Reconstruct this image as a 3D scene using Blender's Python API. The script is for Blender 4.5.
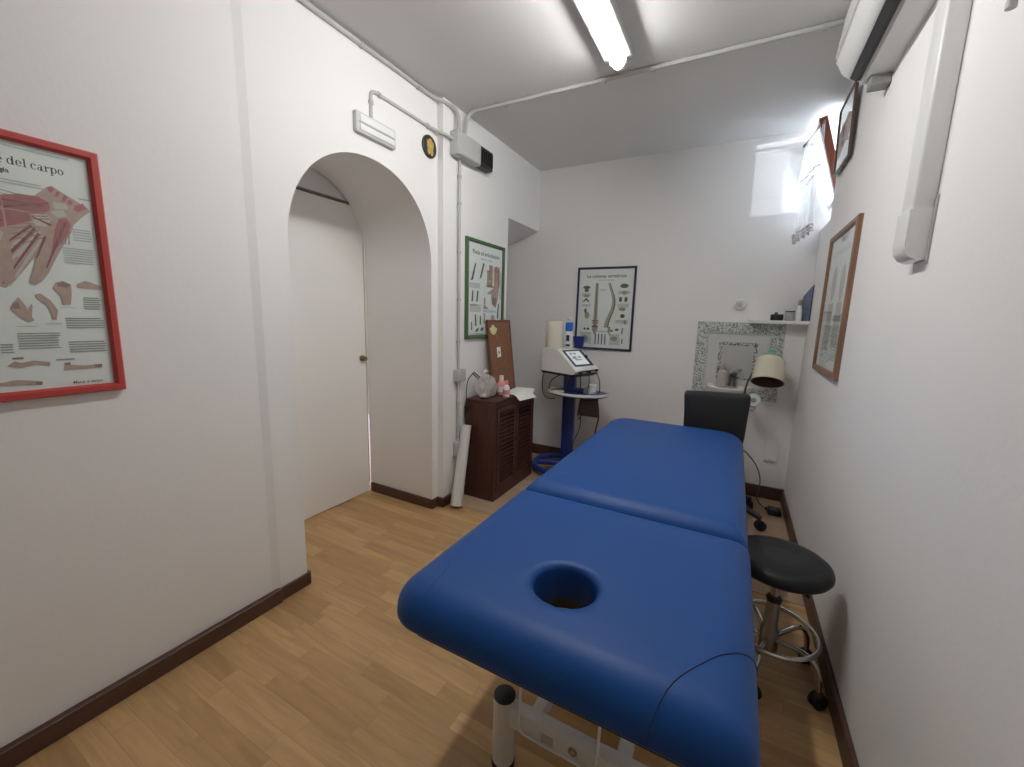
import bpy, bmesh, math, random
from mathutils import Vector, Matrix
random.seed(7)
PI = math.pi
for o in list(bpy.data.objects):
    bpy.data.objects.remove(o, do_unlink=True)
SC = bpy.context.scene
COL = SC.collection

# ------------------------------------------------------------------ camera, world, light, exposure
W, H, FPX = 1024, 767, 412.16
YAW, PITCH, ROLL = 0.491756, 0.161560, 0.0276384
cy, sy, cp, sp = math.cos(YAW), math.sin(YAW), math.cos(PITCH), math.sin(PITCH)
F = Vector((-sy * cp, cy * cp, -sp)); R0 = Vector((cy, sy, 0)); U0 = R0.cross(F)
RX = R0 * math.cos(ROLL) + U0 * math.sin(ROLL)
UX = -R0 * math.sin(ROLL) + U0 * math.cos(ROLL)
cam_d = bpy.data.cameras.new('camera')
cam = bpy.data.objects.new('camera', cam_d); COL.objects.link(cam)
cam_d.sensor_fit = 'HORIZONTAL'; cam_d.sensor_width = 36.0
cam_d.lens = FPX / W * 36.0
cam_d.clip_start = 0.02
M = Matrix((RX, UX, -F)).transposed().to_4x4(); M.translation = (0, 0, 1.30)
cam.matrix_world = M
SC.camera = cam

world = bpy.data.worlds.new('sky'); SC.world = world; world.use_nodes = True
bg = world.node_tree.nodes['Background']
bg.inputs[0].default_value = (0.78, 0.88, 1.0, 1); bg.inputs[1].default_value = 12.0

sun_d = bpy.data.lights.new('sun', 'SUN'); sun_d.energy = 2.9; sun_d.angle = math.radians(0.6)
sun_d.color = (0.93, 0.96, 1.0)
sun = bpy.data.objects.new('sun', sun_d); COL.objects.link(sun); sun.location = (3, 1.2, 3)
sun.rotation_euler = Vector((-0.675, 0.33, -0.035)).to_track_quat('-Z', 'Y').to_euler()

TUBE_STRENGTH = 67.0
SC.view_settings.view_transform = 'Standard'; SC.view_settings.look = 'None'
SC.view_settings.gamma = 1.0; SC.view_settings.use_curve_mapping = False
SC.view_settings.exposure = 0.0
SC.cycles.max_bounces = 10; SC.cycles.diffuse_bounces = 6; SC.cycles.transparent_max_bounces = 12
SC.cycles.caustics_reflective = False; SC.cycles.caustics_refractive = False
SC.cycles.use_denoising = True
SC.cycles.sample_clamp_indirect = 6.0

# ------------------------------------------------------------------ materials
MATS = {}
def mat(name, col, rough=0.6, metal=0.0, spec=0.5, var=0.04, vscale=6.0, bump=0.0, bscale=80.0, alpha=1.0,
        emit=None, trans=0.0, coat=0.0):
    if name in MATS: return MATS[name]
    m = bpy.data.materials.new(name); m.use_nodes = True
    nt = m.node_tree; b = nt.nodes['Principled BSDF']
    b.inputs['Roughness'].default_value = rough; b.inputs['Metallic'].default_value = metal
    b.inputs['Specular IOR Level'].default_value = spec
    if trans: b.inputs['Transmission Weight'].default_value = trans
    if coat: b.inputs['Coat Weight'].default_value = coat; b.inputs['Coat Roughness'].default_value = 0.15
    b.inputs['Alpha'].default_value = alpha
    tc = nt.nodes.new('ShaderNodeTexCoord')
    if emit:
        b.inputs['Emission Color'].default_value = (*emit[0], 1); b.inputs['Emission Strength'].default_value = emit[1]
    n = nt.nodes.new('ShaderNodeTexNoise'); n.inputs['Scale'].default_value = vscale; n.inputs['Detail'].default_value = 4
    nt.links.new(tc.outputs['Object'], n.inputs['Vector'])
    mr = nt.nodes.new('ShaderNodeMapRange'); mr.inputs[3].default_value = 1 - var; mr.inputs[4].default_value = 1 + var
    nt.links.new(n.outputs['Fac'], mr.inputs['Value'])
    mx = nt.nodes.new('ShaderNodeMix'); mx.data_type = 'RGBA'; mx.blend_type = 'MULTIPLY'; mx.inputs[0].default_value = 1
    mx.inputs[6].default_value = (*col, 1); nt.links.new(mr.outputs[0], mx.inputs[7])
    nt.links.new(mx.outputs[2], b.inputs['Base Color'])
    if bump:
        n2 = nt.nodes.new('ShaderNodeTexNoise'); n2.inputs['Scale'].default_value = bscale; n2.inputs['Detail'].default_value = 5
        nt.links.new(tc.outputs['Object'], n2.inputs['Vector'])
        bp = nt.nodes.new('ShaderNodeBump'); bp.inputs['Strength'].default_value = bump; bp.inputs['Distance'].default_value = 0.002
        nt.links.new(n2.outputs['Fac'], bp.inputs['Height']); nt.links.new(bp.outputs[0], b.inputs['Normal'])
    MATS[name] = m
    return m

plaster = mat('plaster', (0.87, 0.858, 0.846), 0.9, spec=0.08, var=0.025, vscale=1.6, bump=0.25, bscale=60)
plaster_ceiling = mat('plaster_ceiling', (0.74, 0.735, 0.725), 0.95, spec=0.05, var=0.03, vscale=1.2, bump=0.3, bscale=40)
door_paint = mat('door_paint', (0.88, 0.86, 0.83), 0.5, var=0.02, vscale=2)
cream = mat('cream_plastic', (0.80, 0.78, 0.71), 0.35, var=0.02)
white_plastic = mat('white_plastic', (0.80, 0.80, 0.78), 0.35, var=0.015)
white_gloss = mat('white_gloss', (0.82, 0.82, 0.80), 0.15, var=0.01)
grey_plastic = mat('grey_plastic', (0.47, 0.47, 0.46), 0.5, var=0.03)
conduit_grey = mat('conduit_grey', (0.50, 0.50, 0.49), 0.5, var=0.03)
dark_grille = mat('dark_grille', (0.035, 0.033, 0.032), 0.5)
black_plastic = mat('black_plastic', (0.012, 0.012, 0.013), 0.4, var=0.1)
black_leather = mat('black_leather', (0.014, 0.014, 0.016), 0.42, var=0.1, bump=0.2, bscale=300)
black_vinyl = mat('black_vinyl', (0.015, 0.015, 0.016), 0.46, spec=0.3, var=0.1, bump=0.1, bscale=250)
blue_vinyl = mat('blue_vinyl', (0.008, 0.066, 0.262), 0.46, spec=0.30, var=0.05, vscale=3, bump=0.12, bscale=420)
blue_seam = mat('blue_seam', (0.008, 0.03, 0.14), 0.5)
blue_metal = mat('blue_metal', (0.012, 0.035, 0.20), 0.3, var=0.03)
blue_plastic = mat('blue_plastic', (0.015, 0.03, 0.19), 0.35)
blue_bright = mat('blue_bright', (0.02, 0.16, 0.62), 0.3)
white_metal = mat('white_metal', (0.74, 0.73, 0.70), 0.35, var=0.03)
chrome = mat('chrome', (0.62, 0.60, 0.58), 0.18, metal=1.0, var=0.05)
steel = mat('steel', (0.45, 0.44, 0.42), 0.35, metal=1.0)
brass = mat('brass', (0.30, 0.22, 0.12), 0.35, metal=0.8)
red_paint = mat('red_paint', (0.50, 0.060, 0.050), 0.38, var=0.06, vscale=20)
green_paint = mat('green_paint', (0.055, 0.135, 0.045), 0.4, var=0.06, vscale=20)
navy_paint = mat('navy_paint', (0.012, 0.016, 0.055), 0.35, var=0.06, vscale=20)
dark_frame = mat('dark_frame', (0.09, 0.055, 0.04), 0.4)
paper = mat('paper', (0.86, 0.885, 0.875), 0.7, var=0.02)
paper_white = mat('paper_white', (0.86, 0.85, 0.83), 0.75, var=0.015)
ink = mat('ink', (0.05, 0.05, 0.055), 0.7)
ink_grey = mat('ink_grey', (0.36, 0.37, 0.37), 0.7, var=0.12, vscale=90)
ink_light = mat('ink_light', (0.55, 0.56, 0.56), 0.7)
flesh = mat('flesh_ink', (0.50, 0.36, 0.30), 0.7, var=0.22, vscale=70)
flesh_dark = mat('flesh_dark_ink', (0.30, 0.19, 0.16), 0.7, var=0.2, vscale=70)
muscle = mat('muscle_ink', (0.46, 0.14, 0.16), 0.7, var=0.3, vscale=60)
muscle_dark = mat('muscle_dark_ink', (0.26, 0.08, 0.10), 0.7, var=0.3, vscale=60)
tendon = mat('tendon_ink', (0.60, 0.56, 0.50), 0.7, var=0.2, vscale=80)
bone = mat('bone_ink', (0.36, 0.32, 0.22), 0.7, var=0.3, vscale=60)
bone_dark = mat('bone_dark_ink', (0.13, 0.115, 0.095), 0.7, var=0.3, vscale=60)
pink = mat('pink_plastic', (0.78, 0.30, 0.30), 0.4)
tile_white = mat('tile_white', (0.66, 0.66, 0.64), 0.2, var=0.02)
tile_grey = mat('tile_grey', (0.55, 0.55, 0.545), 0.2, var=0.03)
mint = mat('mint_plastic', (0.22, 0.40, 0.28), 0.4)
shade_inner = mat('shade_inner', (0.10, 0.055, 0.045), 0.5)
shade_cream = mat('shade_cream', (0.72, 0.66, 0.52), 0.25, var=0.02)
rubber = mat('rubber', (0.01, 0.01, 0.01), 0.7)
gold = mat('gold', (0.62, 0.42, 0.12), 0.4, metal=0.3, var=0.3, vscale=60)
yellow_cream = mat('yellow_cream', (0.72, 0.66, 0.36), 0.5, var=0.2, vscale=60)
purple_dark = mat('purple_dark', (0.06, 0.045, 0.06), 0.35)
screen_white = mat('screen_white', (0.6, 0.62, 0.64), 0.2, emit=((0.8, 0.86, 0.9), 0.35))
lace_pink = mat('lace_trim', (0.74, 0.68, 0.72), 0.8)
sepia = mat('sepia_ink', (0.52, 0.50, 0.46), 0.7, var=0.25, vscale=30)
slot_dark = mat('slot_dark', (0.03, 0.03, 0.032), 0.5)
red_slit = mat('red_strip', (0.30, 0.06, 0.05), 0.5)
brown_pouch = mat('brown_pouch', (0.035, 0.022, 0.02), 0.55, bump=0.3, bscale=150)
tube_emit = mat('lit_diffuser', (0.9, 0.9, 0.9), 0.4, emit=((0.985, 0.98, 0.96), TUBE_STRENGTH))

def glass_mat(name, tint=(1, 1, 1), refl=0.07, rough=0.02):
    m = bpy.data.materials.new(name); m.use_nodes = True; nt = m.node_tree
    for n in list(nt.nodes): nt.nodes.remove(n)
    out = nt.nodes.new('ShaderNodeOutputMaterial'); t = nt.nodes.new('ShaderNodeBsdfTransparent'); t.inputs[0].default_value = (*tint, 1)
    g = nt.nodes.new('ShaderNodeBsdfGlossy'); g.inputs['Roughness'].default_value = rough
    mix = nt.nodes.new('ShaderNodeMixShader'); lw = nt.nodes.new('ShaderNodeLayerWeight'); lw.inputs[0].default_value = 0.5
    pw_ = nt.nodes.new('ShaderNodeMath'); pw_.operation = 'POWER'; pw_.inputs[1].default_value = 5.0; nt.links.new(lw.outputs['Facing'], pw_.inputs[0])
    fr = nt.nodes.new('ShaderNodeMapRange'); fr.inputs[3].default_value = refl * 0.4; fr.inputs[4].default_value = 0.6; nt.links.new(pw_.outputs[0], fr.inputs['Value'])
    nt.links.new(fr.outputs[0], mix.inputs[0]); nt.links.new(t.outputs[0], mix.inputs[1]); nt.links.new(g.outputs[0], mix.inputs[2])
    nt.links.new(mix.outputs[0], out.inputs[0])
    return m
pane_glass = glass_mat('pane_glass', (0.99, 1.0, 0.995))
window_glass = glass_mat('window_glass', (0.97, 0.99, 1.0))

def sheer_mat(name, col, tr):
    m = bpy.data.materials.new(name); m.use_nodes = True; nt = m.node_tree
    for n in list(nt.nodes): nt.nodes.remove(n)
    out = nt.nodes.new('ShaderNodeOutputMaterial'); t = nt.nodes.new('ShaderNodeBsdfTransparent')
    d = nt.nodes.new('ShaderNodeBsdfDiffuse'); d.inputs[0].default_value = (*col, 1)
    l = nt.nodes.new('ShaderNodeBsdfTranslucent'); l.inputs[0].default_value = (*col, 1)
    a = nt.nodes.new('ShaderNodeMixShader'); a.inputs[0].default_value = 0.5
    b = nt.nodes.new('ShaderNodeMixShader')
    tc = nt.nodes.new('ShaderNodeTexCoord'); wv = nt.nodes.new('ShaderNodeTexNoise'); wv.inputs['Scale'].default_value = 60
    mr = nt.nodes.new('ShaderNodeMapRange'); mr.inputs[3].default_value = tr - 0.12; mr.inputs[4].default_value = tr + 0.12
    nt.links.new(tc.outputs['Object'], wv.inputs['Vector']); nt.links.new(wv.outputs['Fac'], mr.inputs['Value'])
    nt.links.new(mr.outputs[0], b.inputs[0])
    nt.links.new(d.outputs[0], a.inputs[1]); nt.links.new(l.outputs[0], a.inputs[2])
    nt.links.new(a.outputs[0], b.inputs[1]); nt.links.new(t.outputs[0], b.inputs[2])
    nt.links.new(b.outputs[0], out.inputs[0])
    return m
sheer = sheer_mat('sheer_curtain', (0.85, 0.86, 0.92), 0.66)
bag_plastic = sheer_mat('bag_plastic', (0.86, 0.82, 0.80), 0.45)

def wood_mat(name, c1, c2, axis, scale=5.0, rough=0.45, stretch=9.0):
    m = bpy.data.materials.new(name); m.use_nodes = True; nt = m.node_tree; b = nt.nodes['Principled BSDF']
    tc = nt.nodes.new('ShaderNodeTexCoord'); mp = nt.nodes.new('ShaderNodeMapping')
    s = [scale * stretch] * 3; s[axis] = scale; mp.inputs['Scale'].default_value = s
    n = nt.nodes.new('ShaderNodeTexNoise'); n.inputs['Scale'].default_value = 1.0; n.inputs['Detail'].default_value = 6
    n.inputs['Distortion'].default_value = 0.6
    r = nt.nodes.new('ShaderNodeValToRGB'); r.color_ramp.elements[0].color = (*c1, 1); r.color_ramp.elements[1].color = (*c2, 1)
    r.color_ramp.elements[0].position = 0.3; r.color_ramp.elements[1].position = 0.7
    nt.links.new(tc.outputs['Object'], mp.inputs[0]); nt.links.new(mp.outputs[0], n.inputs['Vector'])
    nt.links.new(n.outputs['Fac'], r.inputs[0]); nt.links.new(r.outputs[0], b.inputs['Base Color'])
    b.inputs['Roughness'].default_value = rough
    MATS[name] = m
    return m
mahogany = wood_mat('mahogany', (0.050, 0.016, 0.012), (0.085, 0.028, 0.020), 2, 4)
base_wood = wood_mat('baseboard_wood', (0.070, 0.032, 0.022), (0.105, 0.050, 0.034), 1, 4)
base_wood_x = wood_mat('baseboard_wood_x', (0.070, 0.032, 0.022), (0.105, 0.050, 0.034), 0, 4)
brown_frame = wood_mat('brown_frame', (0.19, 0.095, 0.055), (0.28, 0.155, 0.095), 2, 6)
sash_wood = wood_mat('sash_wood', (0.22, 0.06, 0.035), (0.32, 0.10, 0.06), 2, 6)

def cork_mat():
    m = bpy.data.materials.new('cork'); m.use_nodes = True; nt = m.node_tree; b = nt.nodes['Principled BSDF']
    tc = nt.nodes.new('ShaderNodeTexCoord'); n = nt.nodes.new('ShaderNodeTexNoise'); n.inputs['Scale'].default_value = 120
    r = nt.nodes.new('ShaderNodeValToRGB'); r.color_ramp.elements[0].color = (0.16, 0.065, 0.035, 1); r.color_ramp.elements[1].color = (0.33, 0.16, 0.085, 1)
    r.color_ramp.elements[0].position = 0.3; r.color_ramp.elements[1].position = 0.7
    nt.links.new(tc.outputs['Object'], n.inputs['Vector']); nt.links.new(n.outputs['Fac'], r.inputs[0])
    nt.links.new(r.outputs[0], b.inputs['Base Color']); b.inputs['Roughness'].default_value = 0.9
    return m
cork = cork_mat()

def mosaic_mat(name, dark, light, scale, thr):
    m = bpy.data.materials.new(name); m.use_nodes = True; nt = m.node_tree; b = nt.nodes['Principled BSDF']
    tc = nt.nodes.new('ShaderNodeTexCoord'); v = nt.nodes.new('ShaderNodeTexVoronoi'); v.inputs['Scale'].default_value = scale
    r = nt.nodes.new('ShaderNodeValToRGB'); r.color_ramp.interpolation = 'CONSTANT'
    r.color_ramp.elements[0].color = (*dark, 1); r.color_ramp.elements[1].color = (*light, 1); r.color_ramp.elements[1].position = thr
    nt.links.new(tc.outputs['Object'], v.inputs['Vector']); nt.links.new(v.outputs['Color'], r.inputs[0])
    nt.links.new(r.outputs[0], b.inputs['Base Color']); b.inputs['Roughness'].default_value = 0.25
    return m
mosaic = mosaic_mat('mosaic', (0.27, 0.31, 0.29), (0.66, 0.68, 0.66), 150, 0.44)
mosaic_dark = mosaic_mat('mosaic_dark', (0.20, 0.20, 0.19), (0.62, 0.63, 0.62), 110, 0.52)

def floor_mat(name, c1, c2, mortar, bw, rh, offs, grain):
    m = bpy.data.materials.new(name); m.use_nodes = True; nt = m.node_tree; b = nt.nodes['Principled BSDF']
    L = nt.links; tc = nt.nodes.new('ShaderNodeTexCoord')
    mp = nt.nodes.new('ShaderNodeMapping'); mp.inputs['Location'].default_value = offs
    L.new(tc.outputs['Object'], mp.inputs[0])
    br = nt.nodes.new('ShaderNodeTexBrick'); br.inputs['Scale'].default_value = 1.0
    br.inputs['Brick Width'].default_value = bw; br.inputs['Row Height'].default_value = rh; br.inputs['Mortar Size'].default_value = 0.0007
    br.inputs['Mortar Smooth'].default_value = 0.3; br.inputs['Bias'].default_value = 0.0
    br.offset = 0.37; br.offset_frequency = 2; br.squash = 0.82; br.squash_frequency = 3
    br.inputs['Color1'].default_value = (*c1, 1); br.inputs['Color2'].default_value = (*c2, 1); br.inputs['Mortar'].default_value = (*mortar, 1)
    L.new(mp.outputs[0], br.inputs['Vector'])
    gm = nt.nodes.new('ShaderNodeMapping'); gm.inputs['Scale'].default_value = (3.2, 34, 1)
    L.new(tc.outputs['Object'], gm.inputs[0])
    # shift the grain from plank to plank
    add = nt.nodes.new('ShaderNodeVectorMath'); add.operation = 'ADD'
    sc = nt.nodes.new('ShaderNodeVectorMath'); sc.operation = 'SCALE'; sc.inputs[3].default_value = 40
    L.new(br.outputs['Color'], sc.inputs[0]); L.new(gm.outputs[0], add.inputs[0]); L.new(sc.outputs[0], add.inputs[1])
    gn = nt.nodes.new('ShaderNodeTexNoise'); gn.inputs['Scale'].default_value = 1; gn.inputs['Detail'].default_value = 6; gn.inputs['Distortion'].default_value = 0.9
    L.new(add.outputs[0], gn.inputs['Vector'])
    mr = nt.nodes.new('ShaderNodeMapRange'); mr.inputs[3].default_value = 1 - grain; mr.inputs[4].default_value = 1 + grain
    L.new(gn.outputs['Fac'], mr.inputs['Value'])
    mx = nt.nodes.new('ShaderNodeMix'); mx.data_type = 'RGBA'; mx.blend_type = 'MULTIPLY'; mx.inputs[0].default_value = 1
    L.new(br.outputs['Color'], mx.inputs[6]); L.new(mr.outputs[0], mx.inputs[7]); L.new(mx.outputs[2], b.inputs['Base Color'])
    b.inputs['Roughness'].default_value = 0.42; b.inputs['Specular IOR Level'].default_value = 0.4
    return m
oak = floor_mat('oak_planks', (0.43, 0.258, 0.112), (0.58, 0.366, 0.170), (0.38, 0.225, 0.095), 0.40, 0.066, (0.13, 0.02, 0), 0.36)
pale_planks = floor_mat('pale_planks', (0.46, 0.31, 0.205), (0.56, 0.40, 0.28), (0.2, 0.13, 0.09), 0.9, 0.19, (0.3, 0.0, 0), 0.16)

# ------------------------------------------------------------------ mesh builder
class MB:
    def __init__(s): s.bm = bmesh.new(); s.mi = 0
    def _tag(s, faces):
        for f in faces: f.material_index = s.mi
    def m(s, i): s.mi = i; return s
    def box(s, a, b, bev=0.0, seg=2, rot=None, piv=None):
        a, b = Vector(a), Vector(b)
        lo = Vector((min(a.x, b.x), min(a.y, b.y), min(a.z, b.z))); hi = Vector((max(a.x, b.x), max(a.y, b.y), max(a.z, b.z)))
        r = bmesh.ops.create_cube(s.bm, size=1.0); vs = r['verts']
        for v in vs: v.co = Vector([lo[i] + (v.co[i] + 0.5) * (hi[i] - lo[i]) for i in range(3)])
        fs = set(f for v in vs for f in v.link_faces); s._tag(fs)
        if bev > 0:
            es = list(set(e for v in vs for e in v.link_edges))
            rr = bmesh.ops.bevel(s.bm, geom=es, offset=bev, segments=seg, affect='EDGES', profile=0.5)
            s._tag(rr['faces']); vs = list(set(v for f in rr['faces'] for v in f.verts) | set(v for v in vs if v.is_valid))
        if rot is not None:
            p = Vector(piv) if piv is not None else (lo + hi) / 2
            for v in vs: v.co = rot @ (v.co - p) + p
        return s
    def rings(s, rs, closed=True, cap0=True, cap1=True):
        prev = None; first = None
        for r in rs:
            vs = [s.bm.verts.new(p) for p in r]
            if prev:
                n = len(vs)
                for i in range(n if closed else n - 1):
                    j = (i + 1) % n
                    f = s.bm.faces.new((prev[i], prev[j], vs[j], vs[i])); f.material_index = s.mi
            else: first = vs
            prev = vs
        if cap0 and len(first) > 2: f = s.bm.faces.new(first[::-1]); f.material_index = s.mi
        if cap1 and len(prev) > 2: f = s.bm.faces.new(prev); f.material_index = s.mi
        return s
    def tube(s, pts, r, n=10, caps=True, smooth_n=0):
        P = [Vector(p) for p in pts]
        rad = list(r) if isinstance(r, (list, tuple)) else [r] * len(P)
        if smooth_n:
            rad = [q for i in range(len(P) - 1) for q in [rad[i] + (rad[i + 1] - rad[i]) * k / smooth_n for k in range(smooth_n)]] + [rad[-1]]
            P = spline(P, smooth_n)
        T = []
        for i in range(len(P)):
            a = P[max(i - 1, 0)]; b = P[min(i + 1, len(P) - 1)]; T.append((b - a).normalized())
        up = Vector((0, 0, 1)) if abs(T[0].z) < 0.9 else Vector((1, 0, 0))
        X = T[0].cross(up).normalized(); rs = []
        for i, p in enumerate(P):
            X = (X - T[i] * X.dot(T[i])).normalized(); Y = T[i].cross(X)
            rs.append([p + (X * math.cos(2 * PI * k / n) + Y * math.sin(2 * PI * k / n)) * rad[i] for k in range(n)])
        return s.rings(rs, True, caps, caps)
    def cyl(s, a, b, r, n=24, r2=None):
        return s.tube([a, b], [r, r if r2 is None else r2], n)
    def lathe(s, prof, c, n=32, axis='z', cap=True):
        c = Vector(c); rs = []
        for (r, z) in prof:
            ring = []
            for k in range(n):
                t = 2 * PI * k / n
                if axis == 'z': p = (r * math.cos(t), r * math.sin(t), z)
                elif axis == 'x': p = (z, r * math.cos(t), r * math.sin(t))
                else: p = (r * math.sin(t), z, r * math.cos(t))
                ring.append(c + Vector(p))
            rs.append(ring)
        return s.rings(rs, True, cap, cap)
    def torus(s, c, R, r, n=40, k=10, nrm=(0, 0, 1), sx=1.0, sy=1.0):
        c = Vector(c); q = Vector((0, 0, 1)).rotation_difference(Vector(nrm))
        rs = []
        for i in range(n):
            t = 2 * PI * i / n; d = Vector((math.cos(t) * sx, math.sin(t) * sy, 0)); dn = Vector((math.cos(t), math.sin(t), 0))
            rs.append([c + q @ (d * R + (dn * math.cos(2 * PI * j / k) + Vector((0, 0, 1)) * math.sin(2 * PI * j / k)) * r) for j in range(k)])
        rs.append(rs[0])
        s.rings(rs, True, False, False)
        bmesh.ops.remove_doubles(s.bm, verts=s.bm.verts, dist=1e-6)
        return s
    def prism(s, poly, fn, d0, d1):
        """poly: 2D list, fn(u,v,d)->3D"""
        return s.rings([[Vector(fn(u, v, d)) for u, v in poly] for d in (d0, d1)])
    def poly(s, pts):
        f = s.bm.faces.new([s.bm.verts.new(Vector(p)) for p in pts]); f.material_index = s.mi; return s
    def sphere(s, c, r, seg=16, sc=(1, 1, 1), noise=0.0):
        rr = bmesh.ops.create_icosphere(s.bm, subdivisions=3, radius=1.0)
        for v in rr['verts']:
            k = 1 + (random.uniform(-noise, noise) if noise else 0)
            v.co = Vector((v.co.x * r * sc[0] * k + c[0], v.co.y * r * sc[1] * k + c[1], v.co.z * r * sc[2] * k + c[2]))
        s._tag(set(f for v in rr['verts'] for f in v.link_faces))
        return s
    def build(s, name, mats, parent=None, smooth=True, fixn=True, angle=40):
        bm = s.bm
        if fixn: bmesh.ops.recalc_face_normals(bm, faces=bm.faces)
        root = parent
        base = BASE.get(root.name, Vector((0, 0, 0))) if root else Vector((0, 0, 0))
        if base.length: bmesh.ops.translate(bm, verts=bm.verts, vec=-base)
        me = bpy.data.meshes.new(name); bm.to_mesh(me); bm.free()
        for m_ in (mats if isinstance(mats, (list, tuple)) else [mats]): me.materials.append(m_)
        if smooth:
            me.polygons.foreach_set('use_smooth', [True] * len(me.polygons))
            me.set_sharp_from_angle(angle=math.radians(angle))
        o = bpy.data.objects.new(name, me); COL.objects.link(o)
        if root: o.parent = root; BASE[o.name] = base
        return o
BASE = {}
def spline(P, n):
    out = []
    for i in range(len(P) - 1):
        p0 = P[max(i - 1, 0)]; p1 = P[i]; p2 = P[i + 1]; p3 = P[min(i + 2, len(P) - 1)]
        for k in range(n):
            t = k / n
            out.append(0.5 * ((2 * p1) + (p2 - p0) * t + (2 * p0 - 5 * p1 + 4 * p2 - p3) * t * t + (3 * p1 - p0 - 3 * p2 + p3) * t ** 3))
    out.append(P[-1]); return out
def tag(o, label, cat, group=None, kind=None):
    o['label'] = label; o['category'] = cat
    if group: o['group'] = group
    if kind: o['kind'] = kind
    return o
def thing(name, label, cat, loc, group=None):
    o = bpy.data.objects.new(name, None); COL.objects.link(o); o.location = loc
    o.empty_display_size = 0.05
    BASE[o.name] = Vector(loc)
    return tag(o, label, cat, group)
def struct(name, mb, mats, label=None, parent=None, smooth=False):
    o = mb.build(name, mats, parent, smooth)
    if not parent:
        o['kind'] = 'structure'
        if label: o['label'] = label; o['category'] = name.split('_')[0]
    return o

# ------------------------------------------------------------------ the room
XL, XW, XR, YB, YR, ZC = -1.70, -1.65, 0.425, 3.50, -2.60, 2.56
f = MB(); f.m(0).box((-2.9, YR - .1, -.08), (0.7, 2.20, 0)); f.m(1).box((-2.9, 2.20, -.08), (0.7, 3.65, 0))
struct('floor', f, [oak, pale_planks], 'oak plank floor, paler boards beyond the threshold strip')
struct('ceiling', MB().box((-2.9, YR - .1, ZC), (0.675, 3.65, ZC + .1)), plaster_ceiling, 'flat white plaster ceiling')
struct('wall_back', MB().box((-2.8, YB, 0), (0.95, YB + .15, ZC)), plaster, 'white plaster wall at the far end behind the basin')
struct('wall_rear', MB().box((-2.8, YR - .1, 0), (XR + .25, YR, ZC)), plaster, 'white plaster wall behind the viewer')
# right wall with the small window opening near the far corner
WY0, WZ0 = 3.17, 2.06
rw = MB().box((XR, YR - .1, 0), (XR + .25, WY0, ZC))
rw.prism([(XR, 0), (XR + .25, 0), (XR + .25, WZ0 - .01), (XR + .09, WZ0 - .03), (XR, WZ0 - .14)], lambda u, v, d: (u, d, v), WY0, YB)
struct('wall_right', rw, plaster, 'white plaster wall on the right with the window opening')
# left wall: plain length, arch length, projecting length, alcove
def arc(a, b, yc, zs, n, p=2.0):
    pts = []
    for i in range(n + 1):
        t = PI - PI * i / n; c, s_ = math.cos(t), math.sin(t)
        pts.append((yc + a * math.copysign(abs(c) ** (2 / p), c), zs + b * abs(s_) ** (2 / p)))
    return pts
struct('wall_left', MB().box((-1.95, YR - .1, 0), (XL, 1.005, ZC)), plaster, 'white plaster wall on the left carrying the red framed poster')
fr_ = [(1.005, 0), (1.135, 0)] + arc(0.465, 0.475, 1.60, 1.585, 40, 2.1) + [(2.065, 0), (2.125, 0), (2.125, ZC), (1.005, ZC)]
bk_ = [(1.005, 0), (1.135, 0)] + arc(0.465, 0.535, 1.60, 1.585, 40, 2.35) + [(2.065, 0), (2.125, 0), (2.125, ZC), (1.005, ZC)]
aw = MB(); aw.rings([[Vector((XL + .008, y, z)) for y, z in fr_], [Vector((-2.265, y, z)) for y, z in bk_]])
aw.prism([(XL - .002, .965), (XL + .008, 1.005), (XL - .002, 1.005)], lambda u, v, d: (u, v, d), 0, ZC)
struct('wall_arch', aw, plaster, 'white wall with the deep round-headed door arch', smooth=True)
struct('wall_lobby', MB().box((-2.42, 0.9, 0), (-2.34, 2.3, ZC)), plaster)  # unseen wall added behind the door to block sky light leaking in
pw = MB().box((-2.265, 2.125, 0), (XW, 2.945, ZC))
pw.prism([(XW, 2.055), (XW, ZC), (-2.7, ZC), (-2.7, 1.69)], lambda u, v, d: (u, d, v), 2.945, YB)
pw.box((-2.8, 2.9, 0), (-2.7, YB, ZC)); pw.box((-2.7, 2.85, 0), (-2.2, 2.945, ZC))
struct('wall_pier', pw, plaster, 'projecting white wall length with the green framed poster and the alcove')
# baseboards
BH = 0.066
def bb(name, a, b, m_, lab): struct(name, MB().box(a, b, 0.003, 1), m_, lab)
bb('baseboard_left', (XL, YR, 0), (XL + .026, 1.0, BH), base_wood, 'dark brown baseboard along the left wall')
b_ = MB().box((XL + .008, 1.0, 0), (XL + .018, 1.149, BH), .003, 1)
b_.box((-2.26, 1.135, 0), (XL + .016, 1.149, BH), .003, 1)
struct('baseboard_arch', b_, base_wood, 'short dark baseboard on the near jamb of the arch')
b_ = MB().box((-2.255, 2.049, 0), (XL + .004, 2.065, BH), .003, 1)
b_.box((XL + .008, 2.052, 0), (XL + .018, 2.125, BH), .003, 1)
b_.box((XL - .01, 2.109, 0), (XW + .016, 2.125, BH), .003, 1); b_.box((XW, 2.112, 0), (XW + .016, 2.945, BH), .003, 1)
struct('baseboard_pier', b_, base_wood_x, 'dark baseboard round the far jamb of the arch')
bb('baseboard_back', (-2.7, YB - .016, 0), (XR, YB, .095), base_wood_x, 'dark baseboard along the far wall')
bb('baseboard_right', (XR - .016, YR, 0), (XR, YB, .085), base_wood, 'dark baseboard along the right wall')
struct('trim_1', MB().box((XW + .01, 2.187, 0), (XR - .016, 2.213, .005), .002, 1), mat('strip_wood', (0.42, 0.30, 0.20), 0.4), 'pale threshold strip between the two floors')

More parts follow.
